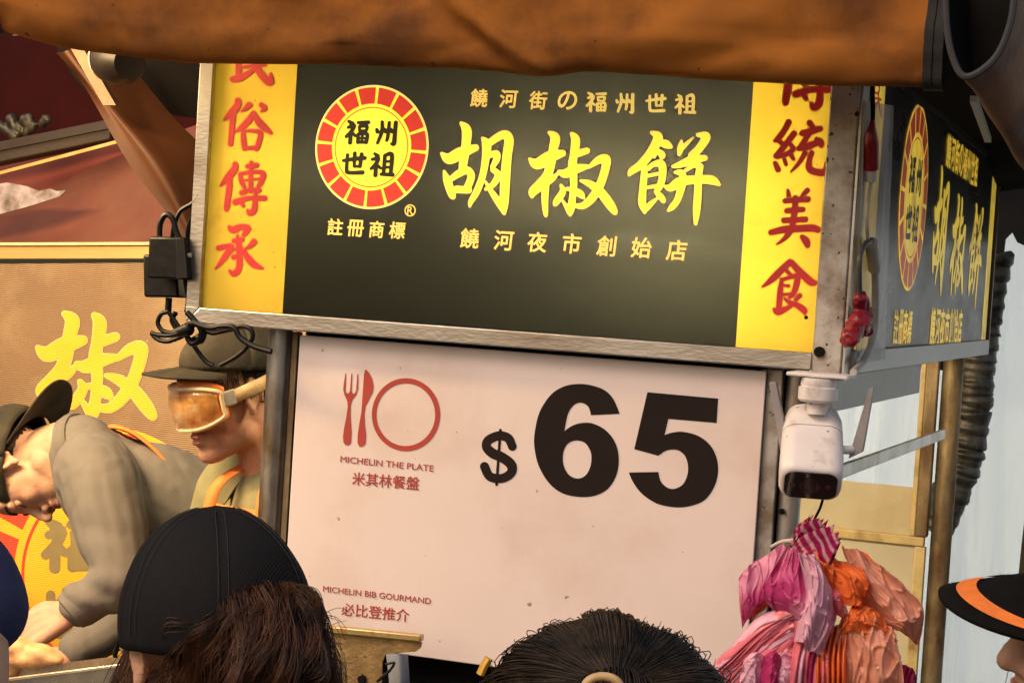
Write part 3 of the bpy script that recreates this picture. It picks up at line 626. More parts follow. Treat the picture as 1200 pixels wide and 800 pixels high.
MB().lathe([(.012, -.02), (.03, 0), (.042, .03), (.045, .045)], M, 24).build('lamp_head', pbr('cream enamel', (.40, .35, .28), .6, 0, .15, 14), sp)
MB().lathe([(.043, .0455), (.046, .06), (.042, .10), (.03, .13)], M, 24).build('lamp_shade', pbr('dark lamp shell', (.012, .007, .006), .5, spec=.2), sp)
MB().tube([UY(120, 62, .12), UY(118, 30, .14), UY(125, -20, .16)], .008, 8).build('bracket', dark, sp)

# ------------------------------------------------------------------ back board with gold lettering behind the workers
YW = 1.30
wl = thing('back_board', 'brown corrugated back board with a large gold character and round emblem', 'board', tuple(UY(100, 500, YW)))
board_m = pbr('brown corrugated plastic', (.225, .135, .062), .42, .1, .14, 5, dirt_or_shade=((.30, .20, .10), .35, 4), spots=((.5, .42, .3), .05, 50), wave=(62, 'Z', .28))
a, b, c, d = UY(-260, 311, YW), UY(420, 306, YW), UY(420, 980, YW), UY(-260, 980, YW)
MB().plate([a, b, c, d], (0, .01, 0)).build('board', board_m, wl, False)
gold = pbr('gilt top rail', (.62, .42, .16), .35, .5, .1, 8, .1, 80, stretch=(.2, 1, 1))
MB().bar(UY(-260, 297, YW), UY(420, 295, YW), (0, .012, 0), (0, 0, .0165)).build('top_rail', gold, wl, bevel=.002)
MB().bar(UY(-260, 287, YW - .01), UY(420, 285, YW - .01), (0, .012, 0), (0, 0, .004)).build('rail_lip', pbr('pale gilt', (.85, .66, .34), .3, .4), wl, bevel=.001)
wal_y = pbr('gold wall lettering', (.86, .46, .02), .45, 0, .08, 8, wave=(62, 'Z', .2)); wal_e = pbr('gold letter edge', (.72, .50, .18), .4)
wj = lambda dy: (lambda x, y: UY(40 + ((x - 610) * 6.6667 * 1.077 - 52.3) / 5.3333, 360 + ((y - 145) * 6.6667 * 1.03 - 32) / 5.3333, YW - dy))
m = MB(); brush(m, 'jiao', wj(.0012), 7, 7); m.build('letter_edge', wal_e, wl, False)
m = MB(); brush(m, 'jiao', wj(.002), 6, 1); m.build('lettering', wal_y, wl, False)
c = UY(121, 673, YW); r = 150 / (UY(121, 673, YW) - UY(122, 673, YW)).length ** -1
up2 = -(UY(121, 683, YW) - c).normalized(); ax2 = (UY(131, 673, YW) - c).normalized()
wal_r = pbr('red wall emblem', (.70, .06, .02), .45, 0, .1, 8, wave=(62, 'Z', .2)); wal_g = pbr('olive wall lettering', (.24, .19, .08), .5)
m = MB(); ring(m, c - YV * .0012, 0, r, 96, ax=ax2, up=up2); m.build('emblem_disc', wal_y, wl, False)
m = MB()
for k in range(16): ring(m, c - YV * .002, r * .71, r * .965, 96, k * math.pi / 8 + .06, (k + 1) * math.pi / 8 - .04, ax2, up2)
ring(m, c - YV * .002, r * .625, r * .648, 96, ax=ax2, up=up2); m.build('emblem_segments', wal_r, wl, False)
m = MB()
for key in ('fu', 'zhou', 'shi4', 'zu'): brush(m, key, lambda x, y: UY(121 + (x - 435.8) * 150 / 67.5, 673 + (y - 170.8) * 150 / 67.5, YW - .0022), 6, 4)
m.build('emblem_lettering', wal_g, wl, False)
for x in (-250, 400): MB().box(UY(x, 300, YW + .0105) + Vector((-.02, 0, -(UY(x, 300, YW).z))), UY(x, 300, YW + .0105) + Vector((.02, .03, 0))).build('board_leg', wood, wl)

# unseen warm lamp over the workers, assumed from the light on them
LX = -2.05
lp = thing('assumed_lamp', 'assumed unseen tube lamp hung under the stall roof over the workers', 'lamp', (LX, -.31, 2.48))
MB().box((LX - .5, -.37, 2.46), (LX + .5, -.25, 2.485)).build('lamp_body', pbr('white lamp body', (.8, .8, .78), .4), lp, bevel=.003)
MB().tube([(LX - .47, -.31, 2.448), (LX + .47, -.31, 2.448)], .011, 12).build('lamp_tube', pbr('warm lamp tube', (1, .80, .45), .4, emit=3), lp)
for x in (LX - .4, LX + .4): MB().tube([(x, -.31, 2.485), (x, -.2, 2.62)], .003, 6).build('lamp_cord', dark, lp)
al = bpy.data.lights.new('assumed work light', 'AREA'); al.shape = 'RECTANGLE'; al.size = .95; al.size_y = .12; al.energy = 66; al.color = (1.0, .68, .32)
lo = bpy.data.objects.new('assumed_work_light', al); COL.objects.link(lo); lo.location = (LX, -.29, 2.43); lo.rotation_euler = (R(48), 0, 0); lo.parent = lp; lo.matrix_parent_inverse = Matrix.Translation(-loc_of(lp))

lp2 = thing('assumed_lamp', 'assumed unseen tube lamp added inside the stall to brighten the beige rear panels', 'lamp', (-.42, .42, 2.2))  # unseen lamp, added to light the rear panels from inside the stall
MB().box((-.72, .39, 2.19), (-.12, .45, 2.21)).build('lamp_body', MATS['white lamp body'], lp2, bevel=.003)
MB().tube([(-.70, .42, 2.178), (-.14, .42, 2.178)], .010, 12).build('lamp_tube', MATS['warm lamp tube'], lp2)
for x in (-.6, -.2): MB().tube([(x, .42, 2.21), (x, .42, 2.5)], .003, 6).build('lamp_cord', dark, lp2)
al = bpy.data.lights.new('added inner light', 'AREA'); al.shape = 'RECTANGLE'; al.size = .56; al.size_y = .05; al.energy = 15; al.color = (1.0, .78, .46)
lo = bpy.data.objects.new('added_inner_light', al); COL.objects.link(lo); lo.location = (-.42, .42, 2.16); lo.rotation_euler = (R(20), 0, 0); lo.parent = lp2; lo.matrix_parent_inverse = Matrix.Translation(-loc_of(lp2))

# ------------------------------------------------------------------ plastic sheet behind, duct, rolled canvas at top right
film = pbr('milky plastic film', (.74, .87, .97), .22, 0, .06, 3, .2, 14, ((.42, .54, .64), .30, 11), trans=.42, stretch=(1, 1, .06))  # dark vertical streaks paint the shading of the folds into the colour
_n = film.node_tree; _o = _n.nodes['Material Output']; _x = _n.nodes.new('ShaderNodeMixShader'); _t = _n.nodes.new('ShaderNodeBsdfTransparent'); _x.inputs[0].default_value = .55
_n.links.new(_o.inputs[0].links[0].from_socket, _x.inputs[1]); _n.links.new(_t.outputs[0], _x.inputs[2]); _n.links.new(_x.outputs[0], _o.inputs[0])
m = MB(); YS = 3.0
folds = [(random.uniform(-.9, 1.6), random.uniform(-.12, .12), random.uniform(.006, .03), random.choice((-1, 1))) for _ in range(46)]
G = []
for j in range(40):
    z = .05 + (2.22 - .05) * j / 39; row = []
    for i in range(240):
        x = -1.0 + 2.8 * i / 239
        y = YS + .05 * nz(x * 1.2, z * .5, 3) + sum(s * .05 * math.exp(-abs(x - (fx + sl_ * (z - 1.2))) / fw) for fx, sl_, fw, s in folds)
        row.append(Vector((x, y, z)))
    G.append(row)
m.grid(G); sh = m.build('plastic_sheet', film, angle=0); tag(sh, 'milky clear plastic sheet hanging in loose vertical folds behind the stall', 'sheet')
rl = thing('sheet_rail', 'steel rail the clear plastic sheet hangs from', 'rail', (.4, YS, 2.22)); MB().tube([(-1.2, YS, 2.225), (2.0, YS, 2.225)], .015, 10).build('rail', galv, rl)
for x in (-1.15, 1.95): MB().tube([(x, YS, 0), (x, YS, 2.225)], .02, 10).build('rail_post', galv, rl)
duct_m = pbr('foil duct', (.11, .105, .10), .42, .6, .4, 24, .5, 50, ((.03, .026, .022), .6, 14))
pth = smooth_line([tuple(UY(x, y, 2.2)) for k, (x, y) in enumerate([(1163, 300), (1152, 370), (1144, 430), (1136, 500), (1123, 556), (1094, 620)])], 24)
rad = []
for i in range(len(pth)):
    rad.append(.050 + .002 * math.sin(i * 1.05) + .009 * nz(i * .37, 0, 0))
dd = MB().tube([Vector(p) + Vector((.004 * nz(i * .3, 1, 0), 0, 0)) for i, p in enumerate(pth)], rad, 28).build('ventilation_duct', duct_m, angle=0)
tag(dd, 'crinkled dark foil ventilation duct curving down behind the stall', 'duct')
tw = thing('reflector_wall', 'pale white tent wall added to brighten the plastic sheet from behind', 'reflector', (1.5, 5.4, 0))
m = MB(); m.grid([[Vector((-2.5 + 9 * i / 60, 5.4 + .55 * j * 3.1 / 6 + .05 * math.sin(i * .9) + .03 * nz(i * .3, j, 0), 3.1 * j / 6)) for i in range(61)] for j in range(7)]); m.build('canvas', pbr('white tent canvas', (.72, .88, .97), .8, 0, .04, 2), tw, angle=0)  # added wall, leaning toward the sun to brighten the plastic sheet
for x in (-2.5, 2, 6.5): MB().tube([(x, 5.5, 0), (x, 7.2, 3.05)], .025, 10).build('reflector_pole', galv, tw)
# dark awning hem beyond, tattered
m = MB(); hem = [(1000, -60), (1900, -60), (1900, 300), (1500, 285), (1260, 292), (1205, 290), (1192, 284), (1186, 272), (1178, 280), (1172, 330), (1168, 400), (1165, 440), (1150, 440), (1000, 420)]
m.plate([UY(x, y, 2.55) for x, y in hem], (0, .02, 0)); tag(m.build('cloth', pbr('black drop cloth', (.005, .0055, .007), .7, 0, .4, 8, .4, 40, spec=.1)), 'black ragged drop cloth hanging behind the far end of the side sign', 'cloth')
roll_m = pbr('worn brown canvas', (.27, .155, .095), .75, 0, .3, 9, .6, 70, ((.16, .10, .085), .55, 6), spots=((.06, .04, .03), .2, 26), stretch=(1, 1, .5))
rim = [(1108, -30), (1110, 30), (1117, 68), (1130, 90), (1152, 82), (1172, 60), (1186, 20), (1190, -30)]
far_ = [(1180, -30), (1178, 60), (1186, 140), (1200, 198), (1226, 214), (1252, 160), (1268, 60), (1275, -30)]
mid = [((a[0] * .5 + b[0] * .5), (a[1] * .5 + b[1] * .5) + 4) for a, b in zip(rim, far_)]
cv = thing('rolled_canvas', 'worn brown canvas roll with an open dark end at the top right corner', 'canvas', tuple(UY(1150, 60, -.35)))
m = MB(); sag = lambda a, b, p: Vector((0, 0, .012 * nz(p.x * 14, p.y * 9, p.z * 14) + .005 * nz(p.x * 40, p.z * 40, 1)))
C0 = [[UY(x, y, -.45) for x, y in rim], [UY(x, y, -.32) for x, y in mid], [UY(x, y, -.15) for x, y in far_]]
loft(m, C0, 8, 12, sag); m.build('canvas', roll_m, cv, angle=0)
m = MB(); m.tube(smooth_line([tuple(p + Vector((0, -.004, 0))) for p in C0[0]], 8), .0045, 8); m.build('rim_tape', pbr('grey tape', (.05, .05, .055), .7, spec=.2), cv)
m = MB(); ctr = UY(1150, 10, -.42)
ctrs = [sum(c, Vector((0, 0, 0))) / len(c) for c in C0]; loft(m, [[p.lerp(q, .07) + Vector((0, .002, 0)) for p in c] for c, q in zip(C0, ctrs)], 8, 12, sag); m.plate([p.lerp(ctr, .05) + Vector((.012, .09, 0)) for p in C0[0]], (0, .002, 0)); m.build('lining', dark, cv)  # black inner shell and end plate stand in for shade inside the roll
m = MB()
for k in range(5):
    x0 = 1105 + 8 * k; m.tube(smooth_line([tuple(UY(x0, -20, -.2 + .02 * k)), tuple(UY(x0 + 6, 12 + 4 * (k % 3), -.22)), tuple(UY(x0 + 20, 6, -.22)), tuple(UY(x0 + 26, -20, -.2))], 6), .0035, 6)
tag(m.build('cable', pbr('grey cable', (.16, .16, .17), .4)), 'loop of thin grey cables tucked above the right end of the awning flap', 'cable')
MB().bar(UY(1141, 116, .3), UY(1158, 164, .8), (.006, 0, 0), (0, 0, .005)).build('roof_rib', pbr('pale grey tube', (.32, .32, .33), .4, .4)); tag(bpy.data.objects['roof_rib'], 'pale grey roof rib above the far end of the side sign', 'rib')

# ------------------------------------------------------------------ security camera under the right corner
wp = pbr('white camera plastic', (.74, .69, .69), .38, 0, .04, 30, .02, 200, spots=((.20, .16, .14), .22, 75), dirt_or_shade=((.52, .45, .42), .2, 20))
lens_m = pbr('dark red lens window', (.022, .006, .007), .10, coat=.6)
YC = -.085
sc_ = thing('security_camera', 'white bullet security camera with two flat antennas under the right corner of the sign', 'camera', tuple(UY(960, 445, YC)))
def lat(pxa, pya, prof, px_w):            # lathe about the vertical through a pixel
    base = UY(pxa, pya, YC); return Matrix.Translation(base)
k = (UY(960, 450, YC) - UY(961, 450, YC)).length
base = UY(960, 441, YC)
MB().box(base + Vector((-36 * k, -.02, -.0015)), base + Vector((36 * k, .06, .0045))).build('mount_plate', wp, sc_, bevel=.002)
MB().lathe([(20 * k, -2 * k), (21 * k, -10 * k), (20.5 * k, -11 * k), (20.5 * k, -12 * k), (23 * k, -13 * k), (23 * k, -27 * k), (20 * k, -30 * k), (12 * k, -31 * k), (11 * k, -44 * k)], Matrix.Translation(base), 32).build('mount_base', wp, sc_)
# bullet body: axis tilts down and comes forward to the left
bc = UY(951, 529, YC)
fw = (CF * -.62 + CU * -.62 - CR * .12).normalized(); upv = (ZV - fw * ZV.dot(fw)).normalized(); rt = upv.cross(fw).normalized() * -1
def rr(wd, ht, rad, n=8):
    o = []
    for cx, cy, a0 in ((wd - rad, ht - rad, 0), (-wd + rad, ht - rad, 90), (-wd + rad, -ht + rad, 180), (wd - rad, -ht + rad, 270)):
        for i in range(n + 1):
            a = R(a0 + 90 * i / n); o.append((cx + rad * math.cos(a), cy + rad * math.sin(a)))
    return o
def body(secs, cap0=True, cap1=True):
    m = MB(); L = []
    for d, wd, ht, rad in secs: L.append([bc + fw * d * k + rt * x * k + upv * y * k for x, y in rr(wd, ht, rad)])
    n = len(L[0]); fs = [(i * n + q, i * n + (q + 1) % n, (i + 1) * n + (q + 1) % n, (i + 1) * n + q) for i in range(len(L) - 1) for q in range(n)]
    if cap0: fs.append(list(range(n))[::-1])
    if cap1: fs.append(list(range((len(L) - 1) * n, len(L) * n)))
    return m.add([p for l in L for p in l], fs)
body([(-62, 10, 8, 7), (-60, 22, 18, 14), (-52, 30, 25, 18), (-38, 34, 28, 19), (-16, 35.5, 29, 19)], cap1=False).build('rear_shell', wp, sc_, angle=60)
body([(-15.2, 35.5, 29, 19), (20, 36.5, 29.5, 18), (44, 36, 28, 17), (50, 34, 26, 16), (52, 31, 23, 14)], cap0=True).build('front_shell', wp, sc_, angle=60)
body([(-15.8, 34.6, 28.2, 18), (-15.0, 34.6, 28.2, 18)]).build('seam', pbr('grey seam', (.25, .22, .21), .6), sc_)
body([(52.3, 30.5, 22.5, 13), (53.2, 30, 22, 13)]).build('lens_window', lens_m, sc_)
Ml = Matrix.Translation(bc + fw * 53.3 * k - rt * 0 * k) @ fw.to_track_quat('Z', 'Y').to_matrix().to_4x4()
MB().lathe([(13 * k, 0), (13 * k, 1.2 * k), (9 * k, 1.4 * k), (8 * k, .4 * k), (3 * k, .3 * k)], Ml, 28).build('lens', pbr('lens ring', (.05, .016, .016), .18), sc_)
for sx in (-1, 1):
    Mq = Matrix.Translation(bc + fw * 53.3 * k + rt * sx * 20 * k) @ fw.to_track_quat('Z', 'Y').to_matrix().to_4x4()
    MB().lathe([(3.4 * k, 0), (3.4 * k, .8 * k), (2 * k, .9 * k)], Mq, 16).build('led', pbr('led dot', (.09, .03, .03), .2), sc_)
jt = UY(962, 474, YC); MB().ell(jt + Vector((0, .01, 0)), 10 * k).build('ball_joint', wp, sc_)
ant = pbr('antenna plastic', (.27, .25, .25), .45, 0, .15, 30)
MB().plate([UY(901, 448, YC), UY(909, 447, YC), UY(921, 508, YC), UY(918, 525, YC), UY(914, 528, YC)], (0, .012, 0)).build('antenna', ant, sc_, bevel=.001)
MB().plate([UY(1018, 456, YC + .02), UY(1024, 453, YC + .02), UY(1011, 529, YC + .02), UY(994, 537, YC + .02)], (0, .012, 0)).build('antenna', ant, sc_, bevel=.001)
m = MB(); m.cap(UY(984, 527, YC), UY(997, 527, YC + .02), 5 * k, 5 * k); m.build('antenna_hinge', wp, sc_)
MB().tube(smooth_line([tuple(UY(966, 578, YC + .03)), tuple(UY(961, 595, YC + .05)), tuple(UY(952, 615, YC + .06)), tuple(UY(946, 650, YC + .06))], 6), .0022, 8).build('cable', dark, sc_)

# wiring on the side of the sign
XW = .018
cab = thing('power_cable', 'grey power cable with red taped joints hanging down the near end of the side sign', 'cable', tuple(UX(1022, 200, XW)))
gc = pbr('grey cable sheath', (.42, .40, .39), .45, 0, .15, 40); rtape = pbr('red insulating tape', (.24, .012, .022), .35, 0, .3, 50, .3, 120)
T = lambda L, n=6, x=XW: smooth_line([tuple(UX(a, b, x)) for a, b in L], n)
MB().tube(T([(1022, 90), (1023, 130), (1022, 150)]), .0035, 8).build('lead', dark, cab)
MB().tube(T([(1023, 138), (1021, 158), (1021, 178), (1021, 198)]), [.003, .003, .004, .005, .006, .008, .009, .010, .011, .0115] + [.0115] * 9, 12).build('red_tape', rtape, cab)
MB().tube(T([(1021, 199), (1021, 212)]), .009, 12).build('connector', pbr('white connector', (.66, .62, .62), .4), cab)
MB().tube(T([(1021, 213), (1017, 240), (1016, 262), (1018, 285), (1022, 281)]), .0028, 8).build('lead', gc, cab)
MB().tube(T([(1008, 348), (1007, 325), (1008, 300), (1014, 286), (1022, 281), (1024, 286)]), .0042, 10).build('lead', pbr('dark grey lead', (.07, .07, .075), .4), cab)
pts = T([(1021, 284), (1023, 300), (1025, 316)]); MB().tube(pts, [.0095 + .0012 * (i % 2) for i in range(len(pts))], 12).build('strain_relief', pbr('beige grip', (.50, .45, .41), .5), cab)
MB().tube(T([(1025, 316), (1026, 350), (1024, 390), (1014, 420), (1000, 436)], 8), .0058, 10).build('lead', gc, cab)
m = MB()
for a, b, r_ in (((1008, 350), (1011, 366), .014), ((1011, 366), (1006, 382), .019), ((1006, 382), (996, 396), .015), ((1014, 372), (1016, 388), .010)): m.cap(UX(*a, XW), UX(*b, XW), r_ * .8, r_)
remesh(m, 'red_tape', rtape, cab, voxel=.0025, iters=2, disp=lambda p: .0035 * nz(p.x * 120, p.y * 120, p.z * 120))

# power adapters with tangled leads at the left end of the sign
adm = pbr('black adapter plastic', (.0045, .0045, .006), .4, 0, .2, 60, spec=.2)
YA = -.03
a1 = thing('power_adapter', 'black power adapter hanging at the left end of the sign, the nearer of two', 'adapter', tuple(UY(196, 300, YA)))
q = [UY(174, 277, YA), UY(216, 278, YA), UY(219, 328, YA), UY(172, 326, YA)]
MB().plate(q, (0, .045, 0)).build('adapter_body', adm, a1, bevel=.004)
MB().plate([UY(206, 279, YA - .003), UY(216, 279, YA - .003), UY(220, 326, YA - .003), UY(206, 327, YA - .003)], (0, .003, 0)).build('adapter_lid', pbr('adapter lid', (.008, .008, .010), .45, spec=.2), a1, bevel=.001)
a2 = thing('power_adapter', 'second black power adapter tucked behind and below the nearer one', 'adapter', tuple(UY(188, 330, YA + .06)))
q = [UY(167, 298, YA + .05), UY(205, 299, YA + .05), UY(209, 349, YA + .05), UY(168, 348, YA + .05)]
MB().plate(q, (0, .04, 0)).build('adapter_body', adm, a2, bevel=.004)
MB().tube([UY(198, 349, YA + .06), UY(197, 365, YA + .06)], .006, 10).build('strain_relief', dark, a2)
YK = -.02; T2 = lambda L, y=YK, n=8: smooth_line([tuple(UY(a, b, y)) for a, b in L], n)
lead = pbr('black lead', (.005, .005, .0055), .4, spec=.22)
wires = [[(187, 277), (188, 262), (194, 252), (202, 256), (208, 275), (218, 290)], [(202, 278), (205, 262), (212, 247), (226, 238), (234, 228)], [(226, 252), (221, 268), (220, 286), (226, 288), (228, 270), (225, 252)], [(216, 300), (218, 330), (221, 350), (219, 366)],
 [(197, 365), (189, 368), (185, 378), (190, 387), (200, 390), (214, 388), (222, 380)], [(197, 365), (205, 376), (212, 386), (222, 390)], [(206, 366), (202, 376), (214, 392), (222, 384)], [(178, 391), (184, 397), (196, 400), (214, 394)], [(177, 390), (190, 393), (204, 392), (218, 386)],
 [(219, 366), (228, 376), (236, 388), (232, 400), (224, 402), (219, 392), (222, 382)], [(225, 384), (230, 378), (240, 386), (236, 400), (226, 396)], [(222, 396), (232, 412), (242, 424), (250, 428)], [(226, 378), (245, 384), (262, 382), (274, 384), (282, 396), (298, 406), (318, 412)], [(274, 384), (284, 382), (294, 386), (296, 396), (288, 408), (276, 418), (258, 428)], [(236, 384), (248, 390), (262, 388), (300, 380), (330, 382)]]
cb = thing('cable_bundle', 'tangle of black leads hanging below the left corner of the sign', 'cables', tuple(UY(225, 385, YK)))
for i, wv in enumerate(wires): MB().tube(T2(wv, YK + .012 * (i % 4) - (.0 if i < 4 else .005)), .0042 if i % 3 else .0052, 8).build('lead', lead, cb)
m = MB(); m.cap(UY(206, 390, YK), UY(220, 386, YK), .008, .012); m.build('cable_tie', lead, cb)
MB().tube([UY(216, 299, YK), UY(224, 299, YK)], .004, 8).build('plug_pin', pbr('white plug', (.8, .78, .72), .4), cb)

# ------------------------------------------------------------------ plastic bags hung on the right post
pink = pbr('pink plastic', (.90, .24, .32), .26, 0, .10, 14, .06, 50, trans=.35)
pinkd = pbr('magenta plastic', (.58, .04, .20), .32, 0, .18, 20, .08, 50, trans=.38)
pinkl = pbr('pale lilac plastic', (.86, .50, .66), .34, 0, .2, 16, trans=.35)
orange = pbr('orange plastic', (.95, .24, .06), .2, 0, .12, 14, .08, 40, trans=.4)
peach = pbr('sheer peach plastic', (.93, .48, .34), .2, 0, .14, 7, .08, 30, trans=.4, coat=.6, alpha=.84)
# magenta film with white stripes, or pale bands that paint sheen
def striped(name, ca, cb_, scale, rot):
    m = pbr(name, ca, .3, 0, .1, 12, .06, 40, trans=.35); n = m.node_tree; N, L = n.nodes, n.links
    tc = N.new('ShaderNodeTexCoord'); mp = N.new('ShaderNodeMapping'); mp.inputs['Rotation'].default_value = (0, rot, 0); L.new(tc.outputs['Object'], mp.inputs[0])
    wv = N.new('ShaderNodeTexWave'); wv.bands_direction = 'X'; wv.inputs['Scale'].default_value = scale; wv.inputs['Distortion'].default_value = 4.5; wv.inputs['Detail'].default_value = 2; L.new(mp.outputs[0], wv.inputs[0])
    rp = N.new('ShaderNodeValToRGB'); rp.color_ramp.elements[0].position = .5; rp.color_ramp.elements[0].color = (*ca, 1); rp.color_ramp.elements[1].position = .85; rp.color_ramp.elements[1].color = (*cb_, 1); L.new(wv.outputs['Fac'], rp.inputs[0])
    for nd in N:
        if nd.type == 'BSDF_PRINCIPLED': L.new(rp.outputs[0], nd.inputs['Base Color'])
        if nd.type == 'BSDF_TRANSLUCENT': L.new(rp.outputs[0], nd.inputs[0])
    return m
stripe = striped('magenta striped plastic', (.48, .02, .14), (.82, .50, .56), 24, .5)
magenta_sheen = striped('magenta sheen plastic', (.62, .06, .25), (.84, .34, .52), 3.5, -.9)  # pale bands paint a soft sheen into the magenta colour
YG = -.16
def bag(curves, mt, label, group=None, ys=None, pleat=(0, 0), crump=.010, nu=34, nv=28, name='plastic_bag', seed=0.):
    C = [[UY(p[0], p[1], YG - (p[2] if len(p) > 2 else 0)) for p in c] for c in curves]
    m = MB()
    def fn(a, b, p):
        n1, n2 = nz(b * 3.4 + a * 1.3 + seed, a * 1.7, seed), nz(b * 6.5 - a * 2.6 + seed, a * 3.1 + b, seed + 9)
        r1, r2 = max(0, 1 - abs(n1) * 5) ** 2, max(0, 1 - abs(n2) * 6) ** 2            # thin raised creases
        d = crump * (1.9 * nz(b * 2.6 + seed, a * 1.1, seed + 4) + .50 * r1 + .34 * r2 + .5 * abs(nz(p.x * 15 + p.z * 12 + seed, p.z * 11 - p.x * 9, seed + 6)))
        if pleat[1]: d += pleat[1] * math.sin(b * pleat[0] + 2 * nz(a * 2, b * 2, seed)) * (.35 + a)
        return Vector((.3 * d, -d, .4 * d))
    loft(m, curves and C, nu, nv, fn)
    o = m.build(name, mt, angle=0); sd = o.modifiers.new('film', 'SOLIDIFY'); sd.thickness = .0006; sd.offset = 0
    return tag(o, label, 'plastic bag', group)
bag([[(918, 636, .03), (905, 646, .04), (880, 660, .05), (866, 676, .05)], [(922, 645, .05), (900, 690, .06), (880, 705, .06), (866, 700, .05)], [(926, 660, .04), (900, 700, .05), (880, 720, .05), (870, 735, .03)]], magenta_sheen, 'magenta bag fold with painted pale sheen slung to the left of the tied bunch', None, seed=1)
bag([[(870, 700, .02), (890, 690, .03), (905, 700, .02)], [(871, 718, .03), (885, 715, .04), (900, 708, .03)], [(874, 728, .01), (884, 722, .02), (896, 714, .01)]], orange, 'small orange bag corner showing under the magenta fold', None, seed=2)
bag([[(922, 640, .07), (935, 645, .08), (958, 660, .07)], [(895, 690, .09), (935, 690, .10), (965, 690, .09)], [(905, 712, .08), (940, 715, .10), (968, 720, .08)], [(925, 722, .06), (945, 745, .08), (960, 755, .07)]], magenta_sheen, 'sheer magenta bag draped over the front of the pink stack', None, pleat=(14, .003), crump=.013, seed=3)
# the tuft at the top
m = MB()
for i in range(46):
    a = i / 45; tip = Vector(UY(942 + 36 * math.sin(a * 2.4) + random.uniform(-4, 4), 612 + 46 * a + random.uniform(-5, 5), YG - .05 - .03 * random.random()))
    rootp = UY(926 + 6 * a, 640 + 8 * a, YG - .06); midp = rootp.lerp(tip, .5) + Vector((random.uniform(-.01, .01), -.014 * random.random(), .008 * random.random()))
    wv = .006 + .004 * random.random(); sdv = Vector((.3, -.4, .8)).normalized() * wv
    C = smooth_line([tuple(rootp), tuple(midp), tuple(tip)], 5)
    m.grid([[Vector(p) - sdv * (.5 + t / 6), Vector(p) + Vector((0, -.003, 0)), Vector(p) + sdv * (.5 + t / 6)] for t, p in enumerate(C)])
tag(m.build('plastic_bag', stripe, angle=0), 'frayed magenta and white striped bag top tied at the post', 'plastic bag')
# stack of folded pink bags, every sheet a bag
NP = 17
for i in range(NP):
    t = i / (NP - 1)
    L = [(966 - 14 * t, 694 + 40 * t, .05 + .002 * i), (945 - 10 * t, 700 + 44 * t, .07), (920, 712 + 42 * t - 8 * math.sin(t * 5), .075), (890 + 6 * t, 726 + 44 * t, .07), (858 + 24 * t, 756 + 34 * t, .06), (832 + 34 * t, 782 + 30 * t, .05), (816 + 40 * t, 830 + 10 * t, .045)]
    jit = lambda: random.uniform(-2.5, 2.5)
    L = [(x + jit(), y + jit() * .8, d) for x, y, d in L]
    LB = [(x + 1.5, y + 9 + 3 * random.random(), d + .012 - .012 * t) for x, y, d in L]
    LT = [(x, y - 2, d - .03) for x, y, d in L]
    bag([LT, L, LB], pink if i % 5 else pinkl, ('thin pink plastic bag folded in the stack hanging below the magenta bag' if i % 5 else 'thin pale lilac bag layered between the folded pink bags of the stack'), ('folded pink bags in the hanging stack' if i % 5 else 'lilac bags in the hanging stack'), crump=.004, nu=9, nv=4, seed=i)
for i in range(7):
    t = i / 6
    L = [(934 + 5 * i, 728 + 5 * i, .09), (938 + 5 * i, 752 + 3 * i, .1), (932 + 6 * i, 782, .1), (926 + 7 * i, 830, .09)]
    bag([[(x - 10, y + 3, d - .03) for x, y, d in L], [(x, y, d) for x, y, d in L], [(x + 4, y + 1, d - .012) for x, y, d in L]], (pink, pinkl, pink, pinkd, pink, orange, pink)[i], ('pink', 'pale lilac', 'pink', 'deep magenta', 'pink', 'orange', 'pink')[i] + ' bag folded on edge at the right of the pink stack', ('pink bags folded on edge' if i % 2 == 0 else None), crump=.005, nu=9, nv=5, seed=30 + i)
for i, (x, mt_, lb) in enumerate(((872, pinkl, 'pale lilac bag fold curling inside the pink stack'), (893, pinkd, 'deep magenta bag fold at the bottom of the pink stack'), (908, pinkl, 'pale looped bag handle at the bottom of the pink stack'))):
    bag([[(x, 772, .07), (x - 5, 795, .085), (x - 8, 830, .07)], [(x + 12, 764, .09), (x + 10, 790, .1), (x + 6, 830, .09)], [(x + 26, 770, .07), (x + 24, 795, .08), (x + 22, 830, .07)]], mt_, lb, crump=.008, seed=50 + i)
# orange side
bag([[(925, 655, .04), (955, 648, .06), (988, 655, .06), (1012, 680, .04)], [(950, 675, .07), (972, 668, .10), (996, 680, .10), (1014, 700, .06)], [(975, 700, .06), (985, 705, .09), (1002, 712, .09), (1012, 718, .05)]], orange, 'crumpled orange bag in the middle of the bunch', None, pleat=(11, .008), crump=.020, seed=11)
bag([[(986, 640, .04), (1010, 648, .05), (1034, 670, .04)], [(992, 660, .06), (1030, 690, .07), (1058, 690, .05)], [(1008, 690, .07), (1045, 722, .07), (1082, 716, .05)], [(1014, 716, .05), (1052, 742, .05), (1079, 752, .03)]], peach, 'sheer peach bag spreading to the right of the bunch', None, crump=.015, seed=12)
bag([[(990, 648, .03), (1012, 646, .04), (1030, 668, .03)], [(1000, 668, .035), (1040, 690, .045), (1062, 690, .03)], [(1016, 712, .03), (1050, 735, .03), (1075, 756, .02)]], orange, 'orange bag lying behind the sheer peach bag', None, crump=.006, seed=13)
bag([[(986, 722, .06), (1010, 716, .08), (1046, 738, .06)], [(980, 745, .08), (1014, 745, .10), (1050, 755, .07)], [(984, 780, .08), (1018, 785, .10), (1054, 790, .07)], [(985, 830, .07), (1018, 835, .09), (1056, 835, .06)]], peach, 'shiny peach bag hanging lowest at the right of the bunch', None, crump=.022, seed=14)
